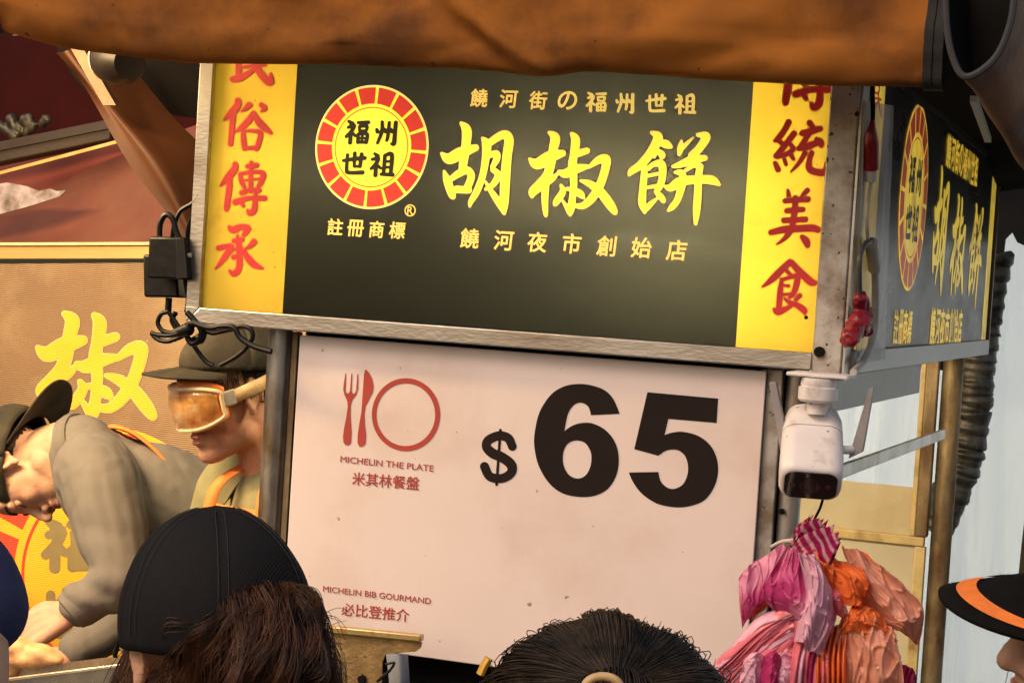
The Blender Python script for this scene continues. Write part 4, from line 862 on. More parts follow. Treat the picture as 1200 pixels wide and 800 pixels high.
for i in range(6):
    x = 955 + 6 * i
    bag([[(x + 6, 738 - 2 * i, .05), (x, 760, .07), (x - 1, 790, .08), (x, 835, .07)], [(x + 10, 737 - 2 * i, .075), (x + 4, 760, .095), (x + 3, 790, .105), (x + 4, 835, .095)], [(x + 13, 738 - 2 * i, .06), (x + 8, 760, .075), (x + 7, 790, .085), (x + 8, 835, .075)]], (orange, pink, orange, orange, orange, orange)[i], ('narrow orange bag fold hanging beside the shiny peach bag' if i != 1 else 'narrow pink bag fold hanging among the orange folds beside the peach bag'), ('orange bag folds' if i != 1 else None), crump=.003, nu=8, nv=5, seed=70 + i)
bag([[(955, 690, .06), (966, 700, .08), (978, 720, .07)], [(962, 684, .08), (978, 700, .1), (988, 724, .08)], [(970, 680, .06), (984, 694, .08), (994, 716, .06)]], pink, 'pink bag handle loop between the magenta and orange bags', None, crump=.007, seed=90)
bag([[(934, 648, .085), (948, 652, .09), (966, 662, .085)], [(944, 690, .10), (962, 690, .11), (984, 700, .10)], [(936, 726, .10), (958, 730, .115), (978, 736, .10)], [(930, 752, .09), (950, 764, .105), (968, 770, .09)]], pinkl, 'sheer pale pink bag hanging straight down the middle of the bunch', None, crump=.018, seed=21)
bag([[(1000, 706, .07), (1018, 712, .085), (1036, 722, .075)], [(992, 722, .09), (1012, 726, .105), (1044, 742, .085)], [(984, 742, .085), (1006, 740, .10), (1040, 756, .08)]], orange, 'bright orange bag edge folded over the top of the shiny peach bag', None, crump=.010, seed=23)
bag([[(1056, 776, 0), (1066, 782, 0), (1075, 792, 0)], [(1056, 835, 0), (1064, 835, 0), (1073, 835, 0)]], pinkd, 'small dark pink bag corner at the bottom beside the right post', None, seed=91)
# cord that ties them to the post
MB().tube(smooth_line([tuple(UY(905, 640, -.02)), tuple(UY(918, 634, -.10)), tuple(UY(936, 634, -.20)), tuple(UY(945, 642, -.10)), tuple(UY(930, 638, .06)), tuple(UY(905, 640, .06))], 8), .003, 8).build('cord', pbr('white cord', (.6, .55, .5), .7)); tag(bpy.data.objects['cord'], 'thin cord tying the plastic bags to the right post', 'cord')

# ------------------------------------------------------------------ bracket, tray
gbr = pbr('gold brown rusted steel', (.42, .28, .11), .48, .55, .25, 30, .35, 120, ((.22, .12, .05), .6, 10), spots=((.1, .05, .02), .3, 70))
YB2 = -.10
br = thing('metal_bracket', 'rust speckled gold brown sheet metal bracket standing before the price board', 'bracket', tuple(UY(430, 780, YB2)))
MB().plate([UY(300, 733, YB2), UY(385, 741, YB2), UY(494, 752, YB2), UY(493, 758, YB2), UY(487, 763, YB2), UY(452, 766, YB2), UY(448, 775, YB2), UY(446, 860, YB2), UY(300, 860, YB2)], (0, .003, 0)).build('plate', gbr, br)
MB().bar(UY(300, 728, YB2 - .003), UY(495, 747, YB2 - .003), (0, .008, 0), (0, 0, .0055)).build('top_flange', pbr('worn brass edge', (.62, .45, .20), .35, .7, .2, 40, .1, 100, ((.25, .12, .05), .35, 40)), br, bevel=.002)
MB().bar(UY(370, 860, YB2 + .02), UY(370, 860, YB2 + .02) * 1.0 - Vector((0, 0, UY(370, 860, YB2).z)), (.02, 0, 0), (0, .01, 0)).build('bracket_post', gbr, br)
bb = UY(425, 795, YB2); MB().tube([bb, bb - YV * .006], .007, 8).build('bolt', dark, br)
m = MB(); loft(m, [[UY(452, 764, .0), UY(456, 800, .0), UY(458, 860, 0)], [UY(468, 766, -.02), UY(470, 800, -.02), UY(472, 860, -.02)], [UY(478, 766, 0), UY(480, 800, 0), UY(482, 860, 0)]], 6, 6)
tag(m.build('cloth', pbr('blue grey cloth', (.30, .34, .42), .7, 0, .15, 20), angle=0), 'pale blue grey cloth hanging between the bracket and the price board', 'cloth')
m = MB(); m.tube(T2([(452, 778), (462, 776), (456, 786), (448, 792), (442, 798), (452, 790)], -.11), .0022, 6); tag(m.build('wire', lead), 'short black wire hooked over the metal bracket', 'wire')
tr = thing('dough_tray', 'shiny steel tray on the counter under the worker hands', 'tray', tuple(UY(90, 800, .06)))
ste = pbr('polished tray steel', (.62, .55, .44), .25, .95, .1, 10)
t0, t1 = UY(-60, 806, .02), UY(156, 779, .02); dn = Vector((0, 0, -.12))
m = MB(); m.plate([t0, t1, t1 + dn, t0 + dn], (0, .004, 0)); m.build('side_panel', ste, tr); m = MB(); m.plate([t0 + Vector((0, .2, 0)), t1 + Vector((0, .2, 0)), t1 + dn + Vector((0, .2, 0)), t0 + dn + Vector((0, .2, 0))], (0, .004, 0)); m.build('side_panel', ste, tr)
m = MB(); m.bar(t0 + Vector((0, .004, .002)), t1 + Vector((0, .004, .002)), (0, .006, 0), (0, 0, .003)); m.build('rim', pbr('tray rim', (.85, .72, .5), .25, .8), tr, bevel=.001)
m = MB(); m.plate([t0 + dn * .5 + Vector((0, .005, 0)), t1 + dn * .5 + Vector((0, .005, 0)), t1 + dn * .5 + Vector((0, .2, 0)), t0 + dn * .5 + Vector((0, .2, 0))], (0, 0, .003)); m.build('bottom', ste, tr)
m = MB()
for x, y, r_ in ((20, 758, .03), (45, 764, .026), (36, 772, .03), (10, 770, .03), (60, 772, .02), (2, 785, .03)): m.ell(UY(x, y, .22), (r_ * 1.4, r_, r_ * .7))
tag(remesh(m, 'dough', pbr('orange filling', (.70, .36, .16), .6, 0, .3, 40, .3, 90), voxel=.006, iters=4), 'lumps of filled dough in front of the bent worker', 'dough')  # orange tone varied at random over the lumps
# ------------------------------------------------------------------ people
skin = pbr('warm skin', (.52, .275, .165), .55, 0, .14, 30, .22, 300, ((.56, .22, .14), .35, 16), sub=.12, spec=.35)
skin2 = pbr('fair skin', (.56, .32, .21), .55, 0, .12, 30, .22, 300, ((.56, .24, .16), .32, 16), sub=.12, spec=.35)
lip_m = pbr('lips', (.42, .13, .10), .4, 0, .1, 60)
hair_k = pbr('black brown hair', (.020, .013, .009), .5, 0, .6, 60, spec=.3)
hair_k2 = pbr('dark brown tied hair', (.034, .021, .012), .48, 0, .85, 40, spec=.4)
hair_b = pbr('dark brown curly hair', (.075, .030, .014), .40, 0, .75, 26, spec=.4)
eye_w = pbr('eye white', (.75, .7, .66), .2); eye_d = pbr('iris', (.03, .015, .01), .1)
olive_cap = pbr('faded olive black cap cloth', (.034, .029, .021), .85, 0, .3, 20, .3, 260, ((.06, .05, .033), .35, 12), spec=.25)
khaki = pbr('khaki green shirt cloth', (.22, .205, .095), .8, 0, .15, 16, .25, 300)
grey_cloth = pbr('taupe grey sweater', (.150, .135, .118), .85, 0, .10, 12, .2, 320)
apron_o = pbr('orange apron cloth', (.82, .21, .035), .7, 0, .1, 30, .3, 320)
trouser = pbr('dark trousers', (.03, .03, .035), .85)
shoe = pbr('dark shoes', (.03, .028, .025), .5)

def frame(origin, face, up):
    f = face.normalized(); u = (up - f * up.dot(f)).normalized(); s = (-f).cross(u)      # head space: face = -Y, crown = +Z
    M = Matrix((( s.x, -f.x, u.x, origin.x), (s.y, -f.y, u.y, origin.y), (s.z, -f.z, u.z, origin.z), (0, 0, 0, 1)))
    return M
class Loc:
    """adds lumps given in a head's own space to a mesh"""
    def __init__(s, mb, M): s.mb, s.M, s.Rm = mb, M, M.to_3x3()
    def e(s, c, r): s.mb.ell(s.M @ Vector(c), r, s.Rm, 20, 14)
    def c(s, p, q, a, b): s.mb.cap(s.M @ Vector(p), s.M @ Vector(q), a, b)
    def ch(s, pts, rs): s.mb.chain([tuple(s.M @ Vector(p)) for p in pts], rs)
def head_lumps(mb, M, neck=True):
    h = Loc(mb, M)
    h.e((0, .012, .038), (.074, .094, .082)); h.e((0, -.032, -.012), (.066, .064, .088)); h.e((0, -.043, -.058), (.052, .050, .052))
    h.e((0, -.078, -.098), (.024, .022, .020)); h.c((-.042, -.008, -.068), (-.012, -.072, -.098), .026, .019); h.c((.042, -.008, -.068), (.012, -.072, -.098), .026, .019)
    h.e((0, -.082, .030), (.050, .018, .012)); h.e((0, -.070, .058), (.052, .026, .03))
    for s in (-1, 1):
        h.e((s * .036, -.060, -.024), (.026, .028, .026)); h.e((s * .0135, -.101, -.036), (.010, .011, .009))
        h.e((s * .073, .006, .0), (.006, .016, .026))
        pts = []
        for a in np.linspace(-.6, 4.3, 12): pts.append((s * (.079 + .004 * math.sin(a * .6)), .012 + .017 * math.cos(a) * (1.0), .004 + .028 * math.sin(a)))
        h.ch(pts, [.0042] * 12); h.e((s * .077, .003, -.026), (.006, .009, .010)); h.e((s * .080, -.004, -.004), (.004, .005, .008))
    h.ch([(0, -.086, .022), (0, -.100, .004), (0, -.114, -.018), (0, -.119, -.030)], [.009, .0095, .011, .0125])
    h.e((0, -.093, -.057), (.026, .012, .009)); h.e((0, -.092, -.071), (.022, .012, .009)); h.e((0, -.083, -.083), (.020, .010, .008))
    if neck: h.ch([(0, .018, -.045), (0, .030, -.11), (0, .040, -.19)], [.056, .055, .064])
def lips(M, parent):
    m = MB(); h = Loc(m, M); h.e((0, -.0965, -.058), (.023, .0105, .0062)); h.e((0, -.0955, -.0705), (.019, .0105, .0066)); return m.build('lips', lip_m, parent)
def eyes(M, parent):
    for s in (-1, 1):
        m = MB(); h = Loc(m, M); h.e((s * .032, -.0775, .012), (.0125, .0125, .0125)); o = m.build('eye', eye_w, parent)
        m = MB(); h = Loc(m, M); h.e((s * .032, -.0862, .012), (.006, .0045, .006)); m.build('iris', eye_d, o)
        m = MB(); h = Loc(m, M); h.ch([(s * .014, -.0985, .036), (s * .034, -.0955, .041), (s * .052, -.083, .036)], [.003, .0038, .002]); m.build('eyebrow', hair_k, parent)
def legs(mb, hip, foot_z=0.):
    for s in (-1, 1):
        a = hip + XV * .09 * s; mb.chain([tuple(a), (a.x, a.y - .02, a.z * .52), (a.x, a.y, .09)], [.085, .058, .042])
        mb.cap((a.x, a.y, .05), (a.x, a.y - .15, .035), .042, .034)
def hand(mb, wrist, fwd, side, nrm, sc=1., bend=.5, thumb_side=1):
    """palm, four bent fingers of unequal length and a thumb from the side of the palm"""
    fwd, side, nrm = fwd.normalized(), side.normalized(), nrm.normalized()
    for k in range(4):
        o = (k - 1.5) * .0185 * sc; mb.chain([tuple(wrist + side * o * .5), tuple(wrist + fwd * .045 * sc + side * o * .9 + nrm * .003), tuple(wrist + fwd * .085 * sc + side * o)], [.0165 * sc, .0145 * sc, .0115 * sc])
    for k, L in enumerate((.070, .080, .074, .058)):
        o = (k - 1.5) * .0195 * sc; p = wrist + fwd * .086 * sc + side * o; d = fwd + side * (k - 1.5) * .09; pts = [p]; ang = .12
        for seg, fr_ in enumerate((.42, .33, .25)):
            ang += bend * (.7 if seg == 0 else .8); pts.append(pts[-1] + (d.normalized() * math.cos(ang) - nrm * math.sin(ang)) * L * fr_ * sc)
        mb.chain([tuple(q) for q in pts], [.0100 * sc, .0090 * sc, .0082 * sc, .0066 * sc])
        mb.ell(p, .0112 * sc, nu=12, nv=8)
    ts = side * thumb_side; p0 = wrist + fwd * .018 * sc + ts * .020 * sc
    mb.chain([tuple(p0), tuple(p0 + fwd * .036 * sc + ts * .026 * sc - nrm * .012 * sc), tuple(p0 + fwd * .068 * sc + ts * .030 * sc - nrm * .022 * sc), tuple(p0 + fwd * .090 * sc + ts * .024 * sc - nrm * .028 * sc)], [.0155 * sc, .0120 * sc, .0105 * sc, .0075 * sc])
wr = lambda amp, s=1.: (lambda p: amp * (nz(p.x * 9 * s + p.z * 6, p.y * 9 * s, p.z * 7 * s) + .6 * abs(nz(p.x * 18 * s, p.y * 18, p.z * 16 * s + p.x * 10))))
def strands(name, mt, parent, S, n=3, r=.0007):
    m = MB()
    for pts in S:
        k = len(pts); m.tube(pts, [r * (1 - .55 * i / (k - 1)) for i in range(k)], n, False)
    return m.build(name, mt, parent, angle=0)

# ---- the worker in goggles
vd = (UY(262, 470, .35) - CAM); vd.z = 0; vd.normalize(); left = Vector((-vd.y, vd.x, 0)); scrR = -left
def face_dir(yaw_to_cam, pitch, roll=0):
    f0 = left * math.cos(R(yaw_to_cam)) - vd * math.sin(R(yaw_to_cam))
    f = f0 * math.cos(R(pitch)) - ZV * math.sin(R(pitch)); u = ZV * math.cos(R(pitch)) + f0 * math.sin(R(pitch))
    return f, u
YH = .40
f, u = face_dir(16, 16)
HO = UY(278, 463, YH)
M1 = frame(HO, f, u)
m = MB(); head_lumps(m, M1)
neckb = M1 @ Vector((0, .045, -.17))
tc = Vector((neckb.x + .03, neckb.y + .02, 0))
sh = left * .12 - vd * .12                           # chest faces left and a little to the camera
m.chain([(tc.x, tc.y, neckb.z + .0), (tc.x, tc.y, neckb.z - .12), (tc.x, tc.y, 1.15), (tc.x, tc.y, .98)], [.06, .12, .12, .13])
lat_ = (left * .75 + vd * .66)                       # towards his far shoulder
for s in (-1, 1):
    a = Vector((tc.x, tc.y, neckb.z - .07)) + lat_ * .155 * s
    el = a + Vector((0, 0, -.27)) - lat_ * (.0) + left * .06
    hd = el + left * .09 - vd * .02 - ZV * .20
    m.chain([tuple(a), tuple(el), tuple(hd)], [.052, .042, .030]); hand(m, hd, -ZV + left * .4, vd, left * -1 - ZV * .4, .95, .3)
legs(m, Vector((tc.x, tc.y, .95)))
p1 = remesh(m, 'person', skin, voxel=.0040, iters=8); tag(p1, 'stall worker in olive cap and orange rimmed goggles looking down behind the left post', 'person')
lips(M1, p1); eyes(M1, p1)
# hair under the cap
m = MB(); h = Loc(m, M1); h.e((0, .030, .040), (.078, .088, .078)); hb = m.build('hair', hair_k, p1)
S = []
for i in range(420):
    s = random.choice((-1, 1)); y = random.uniform(-.055, .10); z = random.uniform(.01, .06)
    if y < -.01 and z < .03: z = .045
    p = Vector((s * .078 * math.sqrt(max(.05, 1 - ((y - .012) / .11) ** 2)), y, z)); q = p + Vector((s * .002, random.uniform(-.008, .004), -random.uniform(.015, .04) * (1 if y > .02 else .7)))
    S.append([M1 @ p, M1 @ (p.lerp(q, .5) + Vector((s * .003, 0, 0))), M1 @ q])
strands('hair_strands', hair_k, p1, S)
# cap
def cap(M, mt, parent, brim_y=-1, size=1., brim_len=.075, tilt=0., brimname='brim', brim_drop=.016, wrinkle=.003, Mb=None, skirt=94, curve=1.6):
    Mb = Mb or M
    m = MB(); G = []
    nu_, nv_ = 48, 14
    for j in range(nv_ + 1):
        ph = R(4 + skirt * j / nv_); row = []
        for i in range(nu_ + 1):
            a = 2 * math.pi * i / nu_
            r = math.sin(ph); x, y, z = .084 * r * math.cos(a), .104 * r * math.sin(a), .088 * math.cos(ph)
            seam = -.0014 * math.exp(-((((a * 6 / (2 * math.pi)) % 1) - .5) / .035) ** 2) * r
            w_ = wrinkle * nz(x * 26, y * 26, z * 26) + seam
            p = Vector((x, y + .010, z + .048)); nn = Vector((x, y, z)).normalized(); row.append(M @ ((p + nn * w_) * size))
        G.append(row)
    m.grid(G); m.ell(M @ Vector((0, .010, .137 * size)), (.008, .008, .004), M.to_3x3())
    c = m.build('cap', mt, parent, angle=0); sd = c.modifiers.new('cloth', 'SOLIDIFY'); sd.thickness = .003
    # brim: a curved plate from the front edge of the crown
    G = []; nI = 28
    for j in range(9):
        t = j / 8; row = []
        for i in range(nI + 1):
            a = (i / nI - .5) * 2 * R(66)
            bx, by = .084 * math.sin(a), .104 * math.cos(a)
            L = brim_len * max(0, 1 - abs(a / R(66)) ** 3) ** .55
            x = bx * (1 + .06 * t * math.cos(a)); y = by + L * t
            z = .036 - brim_drop * t - (x * x) * curve - tilt * L * t
            row.append(Mb @ (Vector((x, .010 + brim_y * y, z)) * size))
        G.append(row)
    b = MB(); b.grid(G); bo = b.build(brimname, mt, c, angle=0); sd = bo.modifiers.new('card', 'SOLIDIFY'); sd.thickness = .004
    return c, G
Mc = M1 @ Matrix.Translation((0, -.004, .026)) @ Matrix.Rotation(R(-12), 4, 'X') @ Matrix.Diagonal((1, 1, .80, 1))
cap(Mc, olive_cap, p1, size=1.06, brim_len=.072, brim_drop=.012)
# goggles
gog = pbr('amber goggle lens', (.52, .27, .07), .08, 0, .5, 50, .5, 60, ((.86, .66, .36), .3, 30), alpha=.40, coat=1.)
gfr = pbr('cream goggle frame', (.66, .50, .30), .4, 0, .15, 40); gor = pbr('orange goggle skirt', (.85, .22, .03), .45, 0, .12, 30)
def band(prof, z0, z1, off, n=26, a0=-74, a1=74, bow=0.):
    G = []
    for j in range(9):
        t = j / 8; row = []
        for i in range(n + 1):
            a = R(a0 + (a1 - a0) * i / n); e_ = 1 - (abs(i / n - .5) * 2) ** 4
            zz = z0 + (z1 - z0) * t; zz = (zz - .006) * (.55 + .45 * e_) + .006
            rr_ = off + bow * math.sin(math.pi * t) * e_
            row.append(M1 @ Vector(((.070 + rr_ * .8) * math.sin(a), -.020 - (.068 + rr_) * math.cos(a), zz)))
        G.append(row)
    return G
g = MB(); g.grid(band(0, -.046, .056, .020, bow=.004)); gg = g.build('goggles', gor, p1, angle=0); sd = gg.modifiers.new('t', 'SOLIDIFY'); sd.thickness = .010
g = MB(); g.grid(band(0, -.034, .040, .040, bow=.008, a0=-66, a1=66)); lo_ = g.build('goggle_lens', gog, gg, angle=0); sd = lo_.modifiers.new('t', 'SOLIDIFY'); sd.thickness = .003
BB = band(0, -.038, .044, .036, a0=-70, a1=70)
edge = [BB[0][i] for i in range(len(BB[0]))] + [BB[j][-1] for j in range(1, 9)] + [BB[8][i] for i in range(len(BB[0]) - 2, -1, -1)] + [BB[j][0] for j in range(7, -1, -1)]
MB().tube(smooth_line([tuple(p) for p in edge[::2]], 3, True), .0045, 8).build('goggle_frame', gfr, gg)
for s in (-1, 1):
    G = []
    for j in range(3):
        z = -.013 + .026 * j / 2; row = []
        for a in np.linspace(62, 180, 22):
            aa = R(a); row.append(M1 @ Vector((s * .087 * math.sin(aa), .012 - .103 * math.cos(aa), z + .010 + .040 * (a - 62) / 118)))
        G.append(row)
    st = MB(); st.grid(G); so = st.build('goggle_strap', pbr('tan elastic strap', (.66, .47, .24), .7, 0, .15, 30, .3, 200, ((.80, .36, .06), .4, 22)), gg, angle=0); sd = so.modifiers.new('t', 'SOLIDIFY'); sd.thickness = .0025; sd.offset = 1
    cB = M1 @ Vector((s * .083, -.038, .010)); rm = M1.to_3x3()
    m = MB(); q = [cB + rm @ Vector((s * a, b, c)) for a, b, c in ((-.004, -.014, -.015), (.0015, -.014, -.015), (.0015, .014, -.013), (-.004, .014, -.013), (-.004, -.014, .015), (.0015, -.014, .015), (.0015, .014, .017), (-.004, .014, .017))]
    m.hexa(q); m.build('goggle_clip', pbr('grey clip', (.42, .38, .32), .4, .2, .2, 60), gg, bevel=.003)
# shirt, collar, apron
def shirt(name, mt, parent, parts, voxel=.007, amp=.004, iters=6, s=1., fold=None):
    m = MB()
    for pts, rs in parts: m.chain([tuple(p) for p in pts], rs)
    base = wr(amp, s)
    def disp(p):
        d = base(p)
        if fold:                                           # creases gathered at the elbow and above the cuff
            for c, rr_, k, am in ((fold[0], .10, 62, .0065), (fold[0].lerp(fold[1], .6), .08, 80, .0045)):
                q = p - c; d += am * math.exp(-(q.length / rr_) ** 2) * math.sin(q.z * k + q.x * 26 + 3.5 * nz(p.x * 9, p.y * 9, p.z * 9))
        return d
    return remesh(m, name, mt, parent, voxel, iters, disp=disp)
nb = Vector((tc.x, tc.y, neckb.z)); A = lambda s, k: nb + lat_ * k * s
parts = [([nb + Vector((0, 0, -.085)), nb + Vector((0, 0, -.25)), nb + Vector((0, 0, -.52))], [.13, .142, .145])]
for s in (-1, 1):
    a = A(s, .15) - ZV * .065; el = a + Vector((0, 0, -.27)) + left * .06
    parts.append(([nb + lat_ * .04 * s - ZV * .02, A(s, .10) - ZV * .035, a, el, el + left * .10 - ZV * .02], [.062, .075, .082, .066, .058]))
shirt('shirt', khaki, p1, parts, amp=.005)
m = MB()
for s in (-1, 1):
    C = []
    for t, (ang, dz, rr_) in enumerate(((-10, .020, .066), (35, .016, .068), (70, .0, .074), (95, -.035, .098))):
        d = (left * .75 - vd * .66).normalized(); sd_ = d.cross(ZV).normalized() * s; a = R(180 - ang * 1.7)
        dirv = d * math.cos(R(175 - t * 48)) + sd_ * math.sin(R(175 - t * 48)) 
        C.append((nb + dirv * rr_ + ZV * (dz - .005), nb + dirv * (rr_ + .012) + ZV * (dz + .012), nb + dirv * (rr_ + .040) + ZV * (dz - .030)))
    loft(m, [[c[k] for c in C] for k in range(3)], 8, 5)
co = m.build('collar', khaki, p1, angle=0); sd = co.modifiers.new('t', 'SOLIDIFY'); sd.thickness = .003
Mq = Matrix.Translation(nb + ZV * .012) @ Matrix.Rotation(R(14), 4, left.cross(ZV)) 
cl = MB(); cl.lathe([(.060, .030), (.064, .040), (.070, .036), (.082, .012), (.094, -.014), (.091, -.016), (.078, .004), (.062, .018)], Mq, 40)
clo = cl.build('collar_fold', khaki, p1)
dch = (left * .45 - vd * .89).normalized(); rch = dch.cross(ZV).normalized()
def AP(u_, z_, r_=.165): return nb + dch * (r_ * math.cos(u_ / r_)) + rch * (r_ * math.sin(u_ / r_)) + ZV * z_
G = [[AP(-.04 + .24 * i / 16, -.055 - .55 * j / 10, .172 + .004 * nz(i * .4, j * .4, 0)) for i in range(17)] for j in range(11)]
ap = MB(); ap.grid(G); apo = ap.build('apron', apron_o, p1, angle=0); sd = apo.modifiers.new('t', 'SOLIDIFY'); sd.thickness = .004
for s in (-1, 1):
    m = MB(); L = [AP(.05 + s * .07, -.07, .178), AP(.05 + s * .065, -.03, .166), AP(.04 + s * .06, .0, .13), nb + rch * .07 * s + ZV * .03 - dch * .02]
    L = [Vector(p) for p in smooth_line([tuple(p) for p in L], 6)]
    m.grid([[p - rch * .012 + dch * .004, p + rch * .012 + dch * .004] for p in L]); o = m.build('apron_strap', apron_o, apo, angle=0); sd = o.modifiers.new('t', 'SOLIDIFY'); sd.thickness = .003
m = MB(); legs(m, Vector((tc.x, tc.y, .95))); 
tro = [([Vector((tc.x, tc.y, 1.0)) + XV * .09 * s, Vector((tc.x + .09 * s, tc.y - .02, .5)), Vector((tc.x + .09 * s, tc.y, .07))], [.105, .075, .062]) for s in (-1, 1)]
shirt('trousers', trouser, p1, tro, .012)

# ---- the worker bent over the counter
YB_ = .62
def pt(x, y, d=0.): return UY(x, y, YB_ + d)
img = lambda dx, dy: (UY(100 + dx, 560 + dy, YB_) - UY(100, 560, YB_)).normalized()
HO2 = pt(32, 546)
vd2 = (HO2 - CAM).normalized()
f2 = (img(.16, 1) - vd2 * .12).normalized(); u2 = img(-1, .10)
M2 = frame(HO2, f2, u2)
m = MB(); head_lumps(m, M2, neck=False); h = Loc(m, M2)
h.ch([(0, .014, -.03), (0, .022, -.08), (0, .012, -.14)], [.056, .055, .062])
nk = M2 @ Vector((0, .010, -.14))
hips = pt(330, 690, .25); midb = pt(190, 600, .12); hips.z = max(hips.z, .95)
m.chain([tuple(nk), tuple(pt(140, 570, .06)), tuple(midb), tuple(hips)], [.065, .11, .12, .13])
near = -vd2
s1 = pt(118, 566, -.10); e1 = pt(140, 668, -.16); w1 = pt(84, 716, -.22)
m.chain([tuple(s1), tuple(e1), tuple(w1)], [.05, .040, .027])
s2 = pt(125, 585, .26); e2 = pt(165, 700, .14); w2 = pt(80, 770, .0)
m.chain([tuple(s2), tuple(e2), tuple(w2)], [.05, .040, .027])
fw1 = (img(-1, .52) - vd2 * .15); sd1 = img(.45, 1) * .9 + vd2 * -.2
nr1 = (img(-.35, -1) * .55 - vd2 * .85); nr1 = (nr1 - fw1.normalized() * nr1.dot(fw1.normalized())).normalized(); sd1 = fw1.cross(nr1)
hand(m, w1 + fw1.normalized() * .012, fw1, sd1, nr1, 1.08, .34, -1 if sd1.dot(img(0, 1)) > 0 else 1)
fw2 = img(-1, .10); nr2 = (img(0, -1) * .9 - vd2 * .3).normalized(); hand(m, w2 + fw2 * .01, fw2, fw2.cross(nr2), nr2, .98, .45, 1)
legs(m, Vector((hips.x + .05, hips.y, .95)))
p2 = remesh(m, 'person', skin2, voxel=.0040, iters=9); tag(p2, 'stall worker in taupe sweater and backward cap bent low over the counter', 'person')
lips(M2, p2)
for s in (-1, 1):                                       # eyes cast down: closed lids with a lash line
    m = MB(); h = Loc(m, M2); h.e((s * .032, -.0775, .010), (.0145, .0120, .0105)); o = m.build('eyelid', skin2, p2)
    m = MB(); h = Loc(m, M2); h.ch([(s * .018, -.0885, .004), (s * .032, -.0900, .0015), (s * .046, -.0840, .005)], [.0012, .0015, .0012]); m.build('eyelash', hair_k, o)
    m = MB(); h = Loc(m, M2); h.ch([(s * .014, -.0985, .036), (s * .034, -.0955, .041), (s * .052, -.083, .036)], [.003, .0038, .002]); m.build('eyebrow', hair_k, p2)
m = MB(); h = Loc(m, M2); h.e((0, .020, .042), (.0775, .091, .080)); m.build('hair', hair_k, p2)
S = []
for i in range(500):
    s = random.choice((-1, 1)); y = random.uniform(-.05, .105); z = random.uniform(-.01, .06) if y > .03 else random.uniform(.03, .06)
    p = Vector((s * .077 * math.sqrt(max(.02, 1 - ((y - .012) / .104) ** 2)), y, z)); q = p + Vector((0, random.uniform(-.004, .010), -random.uniform(.012, .028)))
    S.append([M2 @ p, M2 @ (p.lerp(q, .5) + Vector((s * .002, 0, 0))), M2 @ q])
strands('hair_strands', hair_k, p2, S)
cap(M2 @ Matrix.Translation((0, .002, -.014)) @ Matrix.Rotation(R(-18), 4, 'X'), olive_cap, p2, brim_y=1, size=1.08, brim_len=.088, brim_drop=.004, skirt=108, Mb=M2 @ Matrix.Translation((0, -.014, .008)) @ Matrix.Rotation(R(-45), 4, 'X'))
parts = [([nk - img(1, .1) * .002, pt(132, 572, .05), pt(190, 590, .10), pt(270, 640, .2), hips], [.070, .118, .126, .128, .13]),
         ([pt(108, 552, -.05), s1, e1, pt(118, 692, -.19), w1 + (e1 - w1).normalized() * .025], [.085, .083, .064, .050, .044]),
         ([pt(118, 560, .15), s2, e2, w2 + (e2 - w2).normalized() * .03], [.085, .08, .058, .044])]
shirt('sweater', grey_cloth, p2, parts, voxel=.005, amp=.0075, iters=7, fold=(e1, w1))
cu = w1 + (e1 - w1).normalized() * .012; Mq = Matrix.Translation(cu) @ (e1 - w1).to_track_quat('Z', 'Y').to_matrix().to_4x4()
MB().lathe([(.036, -.018), (.0405, -.016), (.043, .0), (.0435, .022), (.040, .028)], Mq, 28).build('cuff', grey_cloth, p2)
Mq = Matrix.Translation(nk + img(-1, -.05) * .012) @ (nk - HO2).to_track_quat('Z', 'Y').to_matrix().to_4x4()
MB().lathe([(.064, -.014), (.069, -.012), (.072, 0), (.074, .014), (.070, .02)], Mq, 32).build('neckband', grey_cloth, p2)
cuff = (e1 - w1).normalized()
m = MB()
L = [nk + img(.6, -.75) * .080, pt(128, 513, .02), pt(160, 520, .05), pt(196, 548, .08), pt(222, 585, .12)]
L = [Vector(p) for p in smooth_line([tuple(p) for p in [pt(92, 516, .03), pt(112, 503, .03), pt(132, 499, .03), pt(156, 506, .03), pt(186, 530, .04), pt(212, 562, .06)]], 6)]
m.grid([[p + vd2 * .05, p + vd2 * .02 + img(.3, -1) * .004, p - vd2 * .015] for p in L]); o = m.build('apron_strap', apron_o, p2, angle=0); sd = o.modifiers.new('t', 'SOLIDIFY'); sd.thickness = .006
tro = [([Vector((hips.x + .05 + .09 * s, hips.y, 1.0)), Vector((hips.x + .05 + .09 * s, hips.y, .5)), Vector((hips.x + .05 + .09 * s, hips.y, .07))], [.11, .08, .062]) for s in (-1, 1)]
shirt('trousers', trouser, p2, tro, .012)

